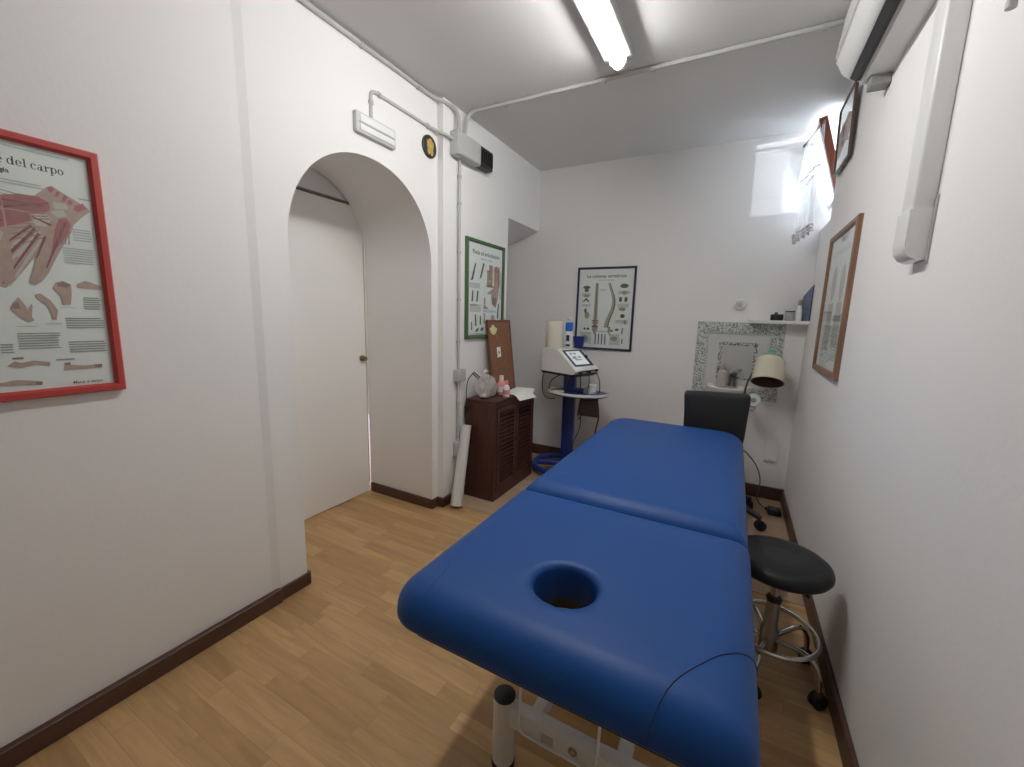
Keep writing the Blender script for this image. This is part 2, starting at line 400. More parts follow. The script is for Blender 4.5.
# door in the arch
dr = thing('door_1', 'plain cream door standing closed at the back of the arch', 'door', (-2.28, 1.55, 0)); dr['kind'] = 'structure'
MB().box((-2.30, 1.0, .004), (-2.26, 2.045, 1.975), .002, 1).build('door_panel', door_paint, dr)
MB().box((-2.335, 1.0, 1.981), (-2.257, 2.06, 1.993), .001, 1).build('head_track', mat('track_grey', (0.22, 0.20, 0.185), 0.4), dr)
MB().box((-2.335, 1.0, 1.993), (-2.275, 2.06, 2.2)).build('door_lintel', plaster, dr)
jm = MB().box((-2.285, 2.049, .62), (-2.255, 2.063, 1.95), .002, 1).build('jamb_strip', cream, dr)
MB().box((-2.30, 2.047, .07), (-2.270, 2.058, .605)).build('edge_gap', red_slit, dr)
MB().box((-2.282, 2.044, .585), (-2.248, 2.060, .62), .003, 1).build('latch_plate', white_gloss, dr)
MB().lathe([(.0, -.004), (.014, -.004), (.021, .0), (.021, .006), (.012, .010), (.012, .02), (.017, .028), (.015, .038), (0.0, .041)], (-2.26, 2.010, .985), 20, 'x', False).build('door_knob', brass, dr)

# ------------------------------------------------------------------ window
wn = thing('window_1', 'small wooden window tilted inward high beside the far corner', 'window', (XR, 3.33, 2.06)); wn['kind'] = 'structure'
MB().box((XR + .16, WY0 + .001, WZ0), (XR + .20, WY0 + .015, ZC)).box((XR + .16, YB - .015, WZ0), (XR + .20, YB - .001, ZC)).box((XR + .16, WY0 + .015, ZC - .012), (XR + .20, YB - .015, ZC)).build('window_frame', white_gloss, wn)
def sash_pt(y, s, t=0.0):
    # s: 0 at the hinge (bottom), 1 at the top; t: thickness towards the room
    a = Vector((XR + .055, y, 2.040)); b = Vector((0.338, y, 2.500 + .015 * (y < 3.3)))
    d = (b - a); n = Vector((-d.z, 0, d.x)).normalized()
    return a + d * s + n * t
def sash_bar(mb, y0, y1, s0, s1, t0, t1):
    q = [(y0, s0), (y1, s0), (y1, s1), (y0, s1)]
    mb.rings([[sash_pt(y, s, t0) for y, s in q], [sash_pt(y, s, t1) for y, s in q]])
SY0, SY1 = WY0 + .02, YB - .03
wd = MB(); sash_bar(wd, SY0, SY0 + .012, 0, 1, -.006, .035); wd.build('sash_side', sash_wood, wn)
wh = MB()
sash_bar(wh, SY0 + .012, SY0 + .045, 0, 1, 0, .035); sash_bar(wh, SY1 - .035, SY1, 0, 1, 0, .035)
sash_bar(wh, SY0 + .045, SY1 - .035, 0.965, 1, 0.01, .03); sash_bar(wh, SY0 + .045, SY1 - .035, 0, .05, 0, .035)
so = wh.build('window_sash', white_gloss, wn)
wg = MB(); sash_bar(wg, SY0 + .045, SY1 - .035, .05, .965, .015, .018); wg.build('window_pane', window_glass, wn)
rd = MB().cyl((.333, SY0 - .06, 2.475), (.266, SY1 + .015, 2.455), .004, 8)
rd.box((.312, SY0 + .02, 2.468), (.345, SY0 + .032, 2.482), .002, 1); rd.box((.266, SY1 - .015, 2.448), (.345, SY1, 2.466), .002, 1)
rd.build('curtain_rod', dark_frame, wn)
ct = MB(); NY, NZ = 26, 30; vs = []
for j in range(NZ + 1):
    row = []
    for i in range(NY + 1):
        u = i / NY; v = j / NZ
        y = SY0 - .05 + u * (SY1 - SY0 + .045) * (1 - .06 * v)
        z = 2.47 - .02 * u - v * .60
        x = .330 - .062 * u + .010 * math.sin(u * 26 + v * 2) * (0.5 + v * .5) + .006 * math.sin(u * 9 + v * 7)
        row.append(ct.bm.verts.new((x, y, z)))
    vs.append(row)
for j in range(NZ):
    for i in range(NY): ct.bm.faces.new((vs[j][i], vs[j][i + 1], vs[j + 1][i + 1], vs[j + 1][i]))
curt = ct.build('lace_curtain', sheer, None, fixn=False)
tag(curt, 'small sheer white lace curtain hanging from the tilted window', 'curtain')
cy_ = lambda u: SY0 - .05 + u * (SY1 - SY0 + .045) * .945
for j in range(3):
    MB().tube([(.330 - .062 * i / 24 + .012 * math.sin(i / 24 * 26 + 2) + .004 * (j - 1), cy_(i / 24), 2.47 - .02 * i / 24 - .575 - j * .018 + .008 * math.sin(i / 24 * 50)) for i in range(25)], .006, 6).build('lace_trim', lace_pink, curt)
for zz in (.235, .285):
    MB().tube([(.330 - .062 * i / 24 + .010 * math.sin(i / 24 * 26 + .8) * .7 + .006 * math.sin(i / 24 * 9 + 2.8), cy_(i / 24 * .985), 2.47 - .02 * i / 24 - zz) for i in range(25)], .0025, 5).build('lace_band', lace_pink, curt)

# ------------------------------------------------------------------ ceiling lamp
LX, LY0, LY1 = -.622, .88, 2.17
lp = thing('ceiling_lamp', 'long fluorescent batten lamp glowing on the ceiling', 'lamp', (LX, (LY0 + LY1) / 2, ZC))
MB().box((LX - .066, LY0, ZC - .045), (LX + .066, LY1, ZC - .0), .006, 2).build('lamp_housing', grey_plastic, lp)
dd = MB(); prof = [(LX + .029 * math.cos(PI + PI * i / 10), ZC - .046 + .036 * math.sin(PI + PI * i / 10)) for i in range(11)]
dd.prism(prof, lambda u, v, d: (u, d, v), LY0 + .030, LY1 - .022); dd.build('diffuser', tube_emit, lp)
for ya, yb in ((LY0, LY0 + .030), (LY1 - .022, LY1)):
    MB().prism([(LX + (u - LX) * 1.06, ZC - .046 + (v - ZC + .046) * 1.06) for u, v in prof], lambda u, v, d: (u, d, v), ya, yb).build('end_cap', white_gloss, lp)
for y in (LY1 - .03, LY1 - .30, LY1 - .62, LY0 + .03, LY0 + .30):
    for sx in (-1, 1): c_ = MB(); c_.box((LX + sx * .029, y - .010, ZC - .062), (LX + sx * .040, y + .010, ZC - .040), .002, 1); c_.build('clip', white_gloss, lp)

# ------------------------------------------------------------------ conduits, boxes
BX0, BX1, BY0, BY1, BZ0, BZ1 = XW, -1.585, 2.19, 2.44, 2.265, 2.40
jb = thing('junction_box', 'grey square junction box where the conduits meet on the pier', 'junction box', (XW, 2.3, BZ0))
MB().box((BX0, BY0, BZ0), (BX1, BY1, BZ1), .006, 2).build('box_body', conduit_grey, jb)
MB().box((BX1, BY0 + .006, BZ0 + .006), (BX1 + .006, BY1 - .006, BZ1 - .006), .003, 1).build('box_lid', conduit_grey, jb)
vb = thing('alarm_sounder', 'black louvred box fixed to the right side of the grey junction box', 'siren', (XW, 2.52, BZ0))
MB().box((XW, BY1 + .002, BZ0 + .012), (BX1 - .004, 2.60, BZ1 - .002), .004, 1).build('box_body', dark_grille, vb)
for k in range(6):
    y = BY1 + .02 + k * .024
    MB().box((BX1 - .004, y, BZ0 + .03), (BX1 + .004, y + .008, BZ1 - .02)).build('louvre', black_plastic, vb)

def conduit(name, label, pts, r, clips, wall, m_=conduit_grey):
    t = thing(name, label, 'conduit', pts[0])
    mb = MB(); mb.tube(pts, r, 12); mb.build('pipe', m_, t)
    for c, ax in clips:
        q = MB(); q.lathe([(r + .004, -.008), (r + .004, .008)], c, 14, ax); q.build('clip', grey_plastic, t)
    return t
def bend(a, b, c, r, n=6):
    a, b, c = Vector(a), Vector(b), Vector(c); d0 = (a - b).normalized(); d1 = (c - b).normalized()
    p0 = b + d0 * r; p1 = b + d1 * r
    return [(1 - t) ** 2 * p0 + 2 * t * (1 - t) * b + t * t * p1 for t in [i / n for i in range(n + 1)]]
CR = .011
# along the top of the left wall, round the pier and down into the box
P = [Vector((XL + .016, YR, ZC - .020)), Vector((XL + .016, 2.00, ZC - .020))]
P += bend((XL + .016, 2.0, ZC - .02), (XL + .016, 2.075, ZC - .02), (XW + .03, 2.16, ZC - .03), .05)
P += bend((XL + .02, 2.1, ZC - .02), (XW + .035, 2.235, ZC - .03), (XW + .035, 2.235, 2.40), .06)
P += [Vector((XW + .035, 2.235, BZ1 - .002))]
conduit('conduit', 'grey conduit running along the top of the left wall into the box', P, CR, [((XL + .016, y, ZC - .02), 'y') for y in (.3, 1.0, 1.55, 1.95)], 0)
P = [Vector((XW + .035, 2.30, BZ1 - .002))] + bend((XW + .035, 2.30, 2.4), (XW + .035, 2.325, ZC - .012), (-1.0, 2.345, ZC - .012), .07) + [Vector((XR - .002, 2.345, ZC - .012))]
conduit('conduit', 'grey conduit crossing the ceiling from the box to the right wall', P, CR, [((x, 2.345, ZC - .012), 'x') for x in (-1.35, -.75, -.50, .20)], 0)
P = [Vector((XL + .012, 1.605, 2.243))] + bend((XL + .012, 1.605, 2.24), (XL + .012, 1.605, 2.372), (XL + .012, 2.1, 2.372), .035) + [Vector((XL + .012, 2.05, 2.372)), Vector((XW + .02, 2.15, 2.352)), Vector((XW + .02, 2.192, 2.352))]
conduit('conduit', 'grey conduit bending from the emergency light over to the box', P, CR * .85, [((XL + .012, 1.605, 2.315), 'z'), ((XL + .012, 1.66, 2.372), 'y'), ((XL + .012, 2.03, 2.372), 'y')], 0)
P = [Vector((XW + .016, 2.275, BZ0 + .002)), Vector((XW + .016, 2.275, .33))]
conduit('conduit', 'grey conduit dropping down the pier from the box past the green framed poster', P, CR * .8, [((XW + .016, 2.275, z), 'z') for z in (2.16, 2.0, 1.70, 1.40, 1.12, .70)], 0)
ob = thing('outlet_box', 'upper grey outlet box on the vertical conduit above cabinet height', 'outlet box', (XW, 2.275, .85))
MB().box((XW, 2.235, .855), (XW + .045, 2.325, .935), .006, 2).build('box_body', conduit_grey, ob)
MB().box((XW + .045, 2.243, .863), (XW + .050, 2.317, .927), .002, 1).build('cover', grey_plastic, ob)
ob = thing('outlet_box', 'lower grey outlet box on the conduit behind the white roll', 'outlet box', (XW, 2.275, .33))
MB().box((XW, 2.235, .325), (XW + .032, 2.325, .43), .006, 2).build('box_body', conduit_grey, ob)
MB().box((XW + .032, 2.243, .333), (XW + .036, 2.317, .422), .002, 1).build('cover', grey_plastic, ob)

# emergency light above the arch
el = thing('emergency_light', 'white rectangular emergency light above the arch', 'light', (XL, 1.62, 2.145))
MB().box((XL - .012, 1.495, 2.145), (XL + .032, 1.755, 2.24), .008, 2).build('light_body', mat('light_grey_plastic', (0.60, 0.60, 0.59), 0.4), el)
for z0, z1 in ((2.157, 2.186), (2.193, 2.228)):
    MB().box((XL + .032, 1.515, z0), (XL + .038, 1.738, z1), .003, 2).build('lens', mat('lens_white', (0.84, 0.85, 0.84), 0.12), el)
MB().box((XL + .032, 1.508, 2.187), (XL + .035, 1.745, 2.192)).build('lens_rib', grey_plastic, el)

# round badge
bd = thing('wall_badge', 'small round black plaque with a gold figure by the arch', 'plaque', (XL, 2.045, 2.265))
MB().lathe([(0, 0), (.062, 0), (.062, .008), (.056, .012), (0, .012)], (XL + .008, 2.045, 2.265), 32, 'x', False).build('plaque_disc', black_plastic, bd)
gd = MB()
for (dy, dz, r, sy_, sz_) in ((0, .028, .016, 1, 1), (-.018, .018, .012, 1, 1.2), (.020, .016, .012, 1, 1.2), (0, -.002, .026, 1.1, .7), (-.012, -.026, .016, .8, 1.3), (.014, -.028, .016, .8, 1.3), (0, -.018, .016, 1, 1)):
    gd.sphere((XL + .0205, 2.045 + dy, 2.265 + dz), r, sc=(.18, sy_, sz_))
gd.build('gold_figure', gold, bd)

# ------------------------------------------------------------------ framed prints
def T(body, size, u, v, align='LEFT'):
    """text outline as list of polygons (2D) in the print plane"""
    cu = bpy.data.curves.new('t', 'FONT'); cu.body = body; cu.size = size; cu.align_x = align; cu.resolution_u = 2
    cu.offset = size * .012
    o = bpy.data.objects.new('t', cu); COL.objects.link(o)
    dg = bpy.context.evaluated_depsgraph_get(); me = bpy.data.meshes.new_from_object(o.evaluated_get(dg))
    out = [[(me.vertices[i].co.x + u, me.vertices[i].co.y + v) for i in p.vertices] for p in me.polygons]
    bpy.data.objects.remove(o); bpy.data.curves.remove(cu); bpy.data.meshes.remove(me)
    return out
def lines(u0, u1, v0, v1, n, frac=.45, rag=.12):
    out = []; st = (v1 - v0) / n
    for i in range(n):
        e = u1 - (random.uniform(0, rag) * (u1 - u0))
        out.append([(u0, v0 + i * st), (e, v0 + i * st), (e, v0 + i * st + st * frac), (u0, v0 + i * st + st * frac)])
    return out
def ring(cu, cv, a, b, ia, ib, t0=0, t1=360, n=24):
    out = []
    for k in range(n):
        p, q = math.radians(t0 + (t1 - t0) * k / n), math.radians(t0 + (t1 - t0) * (k + 1) / n)
        out.append([(cu + a * math.cos(p), cv + b * math.sin(p)), (cu + a * math.cos(q), cv + b * math.sin(q)), (cu + ia * math.cos(q), cv + ib * math.sin(q)), (cu + ia * math.cos(p), cv + ib * math.sin(p))])
    return out
def rec(a, b, c, d): return [[(a, c), (b, c), (b, d), (a, d)]]
def serif(text, unit, right, base, sx=.96):
    """bold book-face letters for the large chart title"""
    G = {'o': (.95, ring(.46, .5, .42, .53, .21, .45)),
         'e': (.93, ring(.46, .5, .41, .53, .20, .45, 0, 318) + rec(.24, .86, .48, .56)),
         'c': (.86, ring(.46, .5, .41, .53, .19, .45, 52, 318) + ell(.68, .80, .12, .12)),
         'd': (1.08, ring(.44, .5, .40, .53, .19, .45) + rec(.68, .90, 0, 1.45) + rec(.54, .90, 1.37, 1.45) + rec(.68, 1.04, 0, .08)),
         'l': (.58, rec(.17, .39, 0, 1.45) + rec(.03, .39, 1.37, 1.45) + rec(.03, .54, 0, .08)),
         'a': (.96, rec(.54, .76, 0, .72) + ring(.44, .70, .32, .33, .14, .25, 0, 155) + ring(.36, .27, .31, .29, .12, .21) + rec(.76, .93, 0, .08)),
         'r': (.78, rec(.16, .38, 0, 1) + rec(.02, .56, 0, .08) + rec(.02, .38, .92, 1) + ell(.63, .84, .13, .13) + [[(.38, .62), (.38, .80), (.58, .97), (.62, .92)]]),
         'p': (1.06, rec(.16, .38, -.45, 1) + rec(.02, .56, -.45, -.37) + rec(.02, .38, .92, 1) + ring(.60, .5, .40, .53, .19, .45)),
         ' ': (.40, [])}
    w = sum(G[c][0] for c in text) * unit * sx; x = right - w; out = []
    for c in text:
        adv, ps = G[c]; out += [[(x + u * unit * sx, base + v * unit) for u, v in p] for p in ps]; x += adv * unit * sx
    return out, right - w
def ell(u, v, a, b, n=18, rot=0.0):
    c, s_ = math.cos(rot), math.sin(rot)
    return [[(u + a * math.cos(2 * PI * k / n) * c - b * math.sin(2 * PI * k / n) * s_, v + a * math.cos(2 * PI * k / n) * s_ + b * math.sin(2 * PI * k / n) * c) for k in range(n)]]
def stroke(pts, w):
    """variable-width ribbon"""
    P_ = [Vector((p[0], p[1])) for p in pts]; ws = w if isinstance(w, (list, tuple)) else [w] * len(P_)
    Lp, Rp = [], []
    for i in range(len(P_)):
        d = (P_[min(i + 1, len(P_) - 1)] - P_[max(i - 1, 0)]).normalized(); n = Vector((-d.y, d.x))
        Lp.append(P_[i] + n * ws[i] / 2); Rp.append(P_[i] - n * ws[i] / 2)
    return [[tuple(Lp[i]), tuple(Rp[i]), tuple(Rp[i + 1]), tuple(Lp[i + 1])] for i in range(len(P_) - 1)]
def framed(name, label, O, U, V, N, w, h, fw, fd, frame_mat, layers, margin_in=.0, glass=True, sheet_mat=paper, cat='framed print'):
    """O: bottom-left corner on the wall seen from the front, U right, V up, N out of the wall."""
    O, U, V, N = Vector(O), Vector(U), Vector(V), Vector(N)
    P3 = lambda u, v, d: O + U * u + V * v + N * d
    t = thing(name, label, cat, tuple(P3(w / 2, 0, 0)))
    fm = MB()
    outer = [(0, 0), (w, 0), (w, h), (0, h)]; inner = [(fw, fw), (w - fw, fw), (w - fw, h - fw), (fw, h - fw)]
    prof = [(0.0, 0.0), (0.0, fd * .75), (.18, fd), (.75, fd), (1.0, fd * .7), (1.0, 0.0)]
    for i in range(4):
        j = (i + 1) % 4; r0, r1 = [], []
        for (k, d) in prof:
            a = [outer[i][q] + (inner[i][q] - outer[i][q]) * k for q in (0, 1)]; b = [outer[j][q] + (inner[j][q] - outer[j][q]) * k for q in (0, 1)]
            r0.append(P3(a[0], a[1], d)); r1.append(P3(b[0], b[1], d))
        fm.rings([r0, r1])
    fm.build('picture_frame', frame_mat, t, angle=25)
    mats = [sheet_mat]; sm = MB()
    q = fw * .8
    sm.prism([(q, q), (w - q, q), (w - q, h - q), (q, h - q)], lambda u, v, d: P3(u, v, d), fd * .08, fd * .35)
    d = fd * .35
    for (m_, polys) in layers:
        if m_ not in mats: mats.append(m_)
        sm.m(mats.index(m_))
        for p in polys:
            d += .000002
            sm.poly([P3(u, v, d) for u, v in p])
    sm.build('printed_sheet', mats, t, smooth=False, fixn=False)
    if glass:
        MB().prism([(fw, fw), (w - fw, fw), (w - fw, h - fw), (fw, h - fw)], lambda u, v, dd_: P3(u, v, dd_), fd * .55, fd * .60).build('glass_pane', pane_glass, t, smooth=False)
    return t

# hand chart in the red frame
HAND = [(.3024, .532), (.3351, .5423), (.3629, .5435), (.3889, .5722), (.3982, .5775), (.4658, .5353), (.4698, .5255), (.4533, .509), (.4311, .481), (.4261, .4631), (.4026, .4168), (.3831, .3761), (.3673, .3407), (.3532, .3184), (.3389, .3069), (.3298, .3144), (.3328, .329), (.3455, .355), (.3472, .3839), (.3283, .3531), (.3053, .3184), (.2869, .2969), (.2767, .3002)]
M1 = [(.3022, .5301), (.3377, .5411), (.3685, .543), (.3877, .5337), (.3905, .5181), (.3819, .506), (.361, .4994), (.3306, .5005), (.2992, .5029)]
M2 = [(.2983, .4951), (.325, .4985), (.3492, .4948), (.3501, .4772), (.3209, .4614), (.2934, .4503)]
M3 = [(.4043, .4924), (.4203, .4978), (.4263, .4801), (.4192, .4576), (.3968, .4201), (.3792, .3965), (.3854, .4266), (.392, .461)]
FING = [(.3492, .376), (.3697, .3911), (.3785, .3755), (.3605, .3316), (.3436, .3101), (.3326, .3146), (.3346, .3333)]
S0 = [(.299, .501), (.3873, .5295)]
S1 = [(.3011, .5204), (.3804, .5198)]
S2 = [(.3488, .4649), (.2877, .3992)]
S3 = [(.3551, .4581), (.2838, .3637)]
S4 = [(.3611, .4471), (.2829, .3086)]
S5 = [(.372, .4409), (.3496, .3801)]
S6 = [(.3499, .4491), (.3046, .3861)]
S7 = [(.3872, .4724), (.3514, .4894)]
S8 = [(.416, .4865), (.3783, .3881)]
S9 = [(.4075, .4639), (.3661, .3573)]
W = [[(.3889, .5722), (.3982, .5775), (.404, .5702), (.3932, .5572)], [(.4076, .5671), (.4134, .5645), (.4074, .5507), (.4017, .5533)], [(.4205, .5602), (.4278, .5558), (.4201, .5415), (.4143, .5442)], [(.4288, .5498), (.4378, .5457), (.4318, .5339), (.4245, .5384)], [(.4399, .5357), (.457, .5461), (.4642, .5328), (.4463, .5203), (.4356, .5242)]]
CARP = [[(.3562, .4944), (.3787, .5033), (.3889, .4892), (.3777, .4665), (.3575, .4666), (.352, .4815)], [(.3881, .5094), (.4132, .5192), (.4209, .5042), (.4017, .496)], [(.3938, .5351), (.4213, .5376), (.4259, .522), (.3979, .5178)]]
SM = [[(.2879, .2456), (.2954, .2613), (.3058, .275), (.3154, .2532), (.3183, .2375), (.3266, .2581), (.3293, .2537), (.3245, .224), (.328, .2127), (.3182, .2081), (.306, .2216), (.2952, .2326)], [(.3371, .2834), (.3468, .2863), (.3642, .2688), (.3762, .2412), (.3701, .2152), (.3618, .2151), (.3619, .2315), (.3562, .2546), (.3377, .2744)], [(.3793, .3184), (.3932, .3242), (.4094, .3161), (.4084, .2899), (.4034, .2587), (.3863, .2581), (.3871, .2816), (.3709, .3016)], [(.4216, .3171), (.4387, .3281), (.4529, .3244), (.4742, .3138), (.4732, .3038), (.4472, .3045), (.4224, .3076)], [(.2653, .0927), (.2813, .1049), (.2927, .0994), (.3148, .1045), (.3461, .0972), (.3433, .0855), (.3198, .0924), (.2882, .086)], [(.3702, .0707), (.3742, .0924), (.3857, .0864), (.4138, .0814), (.4513, .0832), (.4522, .0727), (.4127, .0714), (.3842, .0717)], [(.2489, .0494), (.2788, .0548), (.3088, .0487), (.3259, .0442), (.3233, .035), (.2923, .0391), (.2482, .0428)]]
SD = [[(.2764, .1144), (.2974, .1151), (.2968, .1092), (.2788, .1097)], [(.2893, .2457), (.2967, .2591), (.3043, .2616), (.3054, .2439)], [(.3807, .3162), (.3946, .322), (.4074, .3136), (.4015, .3061), (.383, .3071)], [(.4361, .083), (.4529, .0835), (.4518, .0722), (.4371, .0741)], [(.3134, .0472), (.3259, .0442), (.3233, .035), (.3123, .0374)], [(.3725, .0925), (.3857, .0934), (.385, .0865), (.3737, .0875)]]
TB = [(.4307, .4694, .2461, .284), (.3879, .4717, .1913, .2249), (.2928, .3736, .1362, .1835), (.3878, .4707, .1217, .1574), (.3575, .3977, .1003, .1107), (.2607, .2838, .1275, .1555), (.2932, .3357, .197, .2), (.3496, .3823, .2033, .2072), (.3806, .4183, .2496, .2517)]
TB2 = [(.4274, .4662, .4397, .4761), (.403, .4665, .3753, .421), (.4024, .4344, .3548, .3549), (.3054, .3861, .5734, .5591), (.4493, .4778, .5554, .5654)]
TITLE = [[(.3217, .6118), (.426, .6133)], [(.322, .5952)], [(.3529, .6107), (.3554, .6333)]]
BOLD = (.3692, .4497, .027, .0437)
def tb(b): return lines(b[0], b[1], b[2], b[3], max(1, int(abs(b[3] - b[2]) / .0062)), .42)
title_, tx_ = serif('e del carpo', .0143, .427, .612)
SL = [S0, S1, S2, S3, S4, S5, S6, S7, S8, S9]
red_layers = [
    (ink, title_ + T('Mano ed articolazion', .029, tx_ - .001, .612, 'RIGHT') + T('Anatomia e patologia', .0165, .3245, .590, 'RIGHT')),
    (ink_light, [q for b in TB2 for q in tb(b)] + lines(.05, .47, .655, .665, 1)),
    (flesh, [HAND, FING] + SM),
    (muscle, [M1, M2, M3] + W),
    (tendon, CARP + [q for a, b in (SL[2], SL[3], SL[4], SL[6]) for q in stroke([(a[0] + .008, a[1] - .006), (b[0] + .01, b[1] - .006)], .006)]),
    (muscle_dark, [q for a, b in SL for q in stroke([a, b], [.006, .003])]),
    (flesh_dark, SD + [q for k in range(9) for q in stroke([(.30, .545 - k * .009), (.355 + .004 * k, .537 - k * .006)], [.0012, .003])] + [q for k in range(5) for q in stroke([(M3[0][0] - .006 + k * .006, M3[0][1] - .012), (M3[4][0] - .008 + k * .007, M3[4][1] + .006)], [.001, .0022])] + [q for k in range(7) for q in stroke([(.305, .50 - k * .016), (.345 + k * .004, .485 - k * .008)], [.0012, .0026])]),
    (ink_grey, [q for b in TB for q in tb(b)]),
    (ink, T('Mano e carpo', .0115, .385, .0305)),
    # the part of the sheet left of the picture edge
    (flesh, [[(.304, .532), (.26, .545), (.215, .54), (.175, .50), (.125, .455), (.09, .435), (.084, .415), (.10, .405), (.14, .42), (.19, .45), (.212, .445), (.20, .40), (.172, .33), (.152, .28), (.160, .264), (.180, .275), (.210, .34), (.236, .385), (.240, .36), (.224, .30), (.212, .25), (.222, .234), (.240, .245), (.258, .31), (.278, .37), (.286, .30), (.306, .318), (.306, .45)]] + ell(.06, .14, .03, .02) + ell(.14, .12, .05, .018)),
    (muscle, [[(.303, .530), (.25, .536), (.20, .505), (.15, .460), (.20, .468), (.25, .488), (.303, .503)], [(.302, .495), (.255, .475), (.225, .44), (.26, .425), (.302, .455)]]),
    (tendon, [q for a, b in (((.29, .45), (.225, .30)), ((.27, .46), (.19, .33)), ((.295, .44), (.262, .34))) for q in stroke([a, b], [.007, .004])]),
    (muscle_dark, [q for a, b in (((.30, .52), (.17, .475)), ((.30, .51), (.20, .48)), ((.30, .47), (.235, .435)), ((.28, .44), (.215, .29)), ((.26, .45), (.18, .32))) for q in stroke([a, b], [.003, .0015])]),
    (ink_grey, tb((.04, .14, .22, .30)) + tb((.16, .27, .20, .28)) + tb((.04, .22, .04, .08))),
]
red_layers = [(m_, [p for p in ps]) for m_, ps in red_layers]
framed('framed_poster', 'red framed anatomy chart of the hand on the left wall', (XL, .053, 1.040), (0, 1, 0), (0, 0, 1), (1, 0, 0), .50, .692, .0235, .026, red_paint, red_layers, cat='poster')

# foot chart in the green frame: 0.515 x 0.685
def foot(u, v, s, fl=1):
    return [[(u + fl * a * s, v + b * s) for a, b in ((.0, 1.0), (.28, 1.0), (.27, .45), (.30, .30), (.55, .20), (.85, .08), (.88, 0), (.05, 0), (-.04, .08), (.02, .35))]]
gl = [
    (ink, T('Piede ed articolazioni', .042, .262, .585, 'CENTER')),
    (ink_grey, T('Anatomia e patologia', .018, .262, .555, 'CENTER')),
    (flesh, foot(.42, .32, .16, -1) + [[(.36, .52), (.45, .53), (.455, .40), (.43, .29), (.40, .22), (.345, .25), (.33, .30), (.37, .36)]] + foot(.23, .21, .08) + foot(.23, .105, .075) + ell(.10, .235, .05, .008) + ell(.36, .15, .03, .02)),
    (bone, foot(.27, .37, .12) + [[(.31, .53), (.35, .53), (.35, .40), (.31, .37)]]),
    (muscle, [[(.385, .53), (.41, .53), (.405, .43), (.39, .40)], [(.30, .53), (.315, .53), (.315, .43), (.30, .42)]]),
    (flesh_dark, [[(.345, .25), (.36, .31), (.41, .29), (.40, .23)], [(.42, .50), (.45, .53), (.45, .42), (.43, .36)], [(.26, .38), (.34, .40), (.34, .375), (.27, .37)]]),
    (bone_dark, [[(.06, .40), (.09, .41), (.125, .52), (.11, .525)], [(.17, .42), (.195, .43), (.235, .53), (.215, .535)], [(.07, .26), (.09, .26), (.095, .33), (.08, .34)], [(.13, .26), (.15, .26), (.16, .33), (.14, .34)],
                 [(.07, .06), (.085, .06), (.08, .12), (.07, .12)], [(.12, .09), (.14, .09), (.13, .17), (.115, .17)], [(.18, .10), (.20, .10), (.195, .16), (.18, .16)], [(.42, .15), (.44, .14), (.45, .25), (.435, .26)], [(.12, .045), (.16, .05), (.17, .075), (.14, .07)], [(.19, .05), (.225, .055), (.235, .08), (.20, .075)]] + ell(.38, .08, .03, .012) + ell(.46, .08, .02, .012)),
    (ink_grey, lines(.045, .18, .355, .39, 5) + lines(.05, .20, .19, .245, 6) + lines(.22, .42, .19, .205, 2) + lines(.05, .25, .025, .04, 2) + lines(.30, .48, .03, .06, 3) + lines(.46, .49, .3, .5, 12)),
]
framed('framed_poster', 'green framed anatomy chart of the foot on the projecting pier wall', (XW, 2.362, 1.136), (0, 1, 0), (0, 0, 1), (1, 0, 0), .512, .683, .024, .022, green_paint, gl, cat='poster')

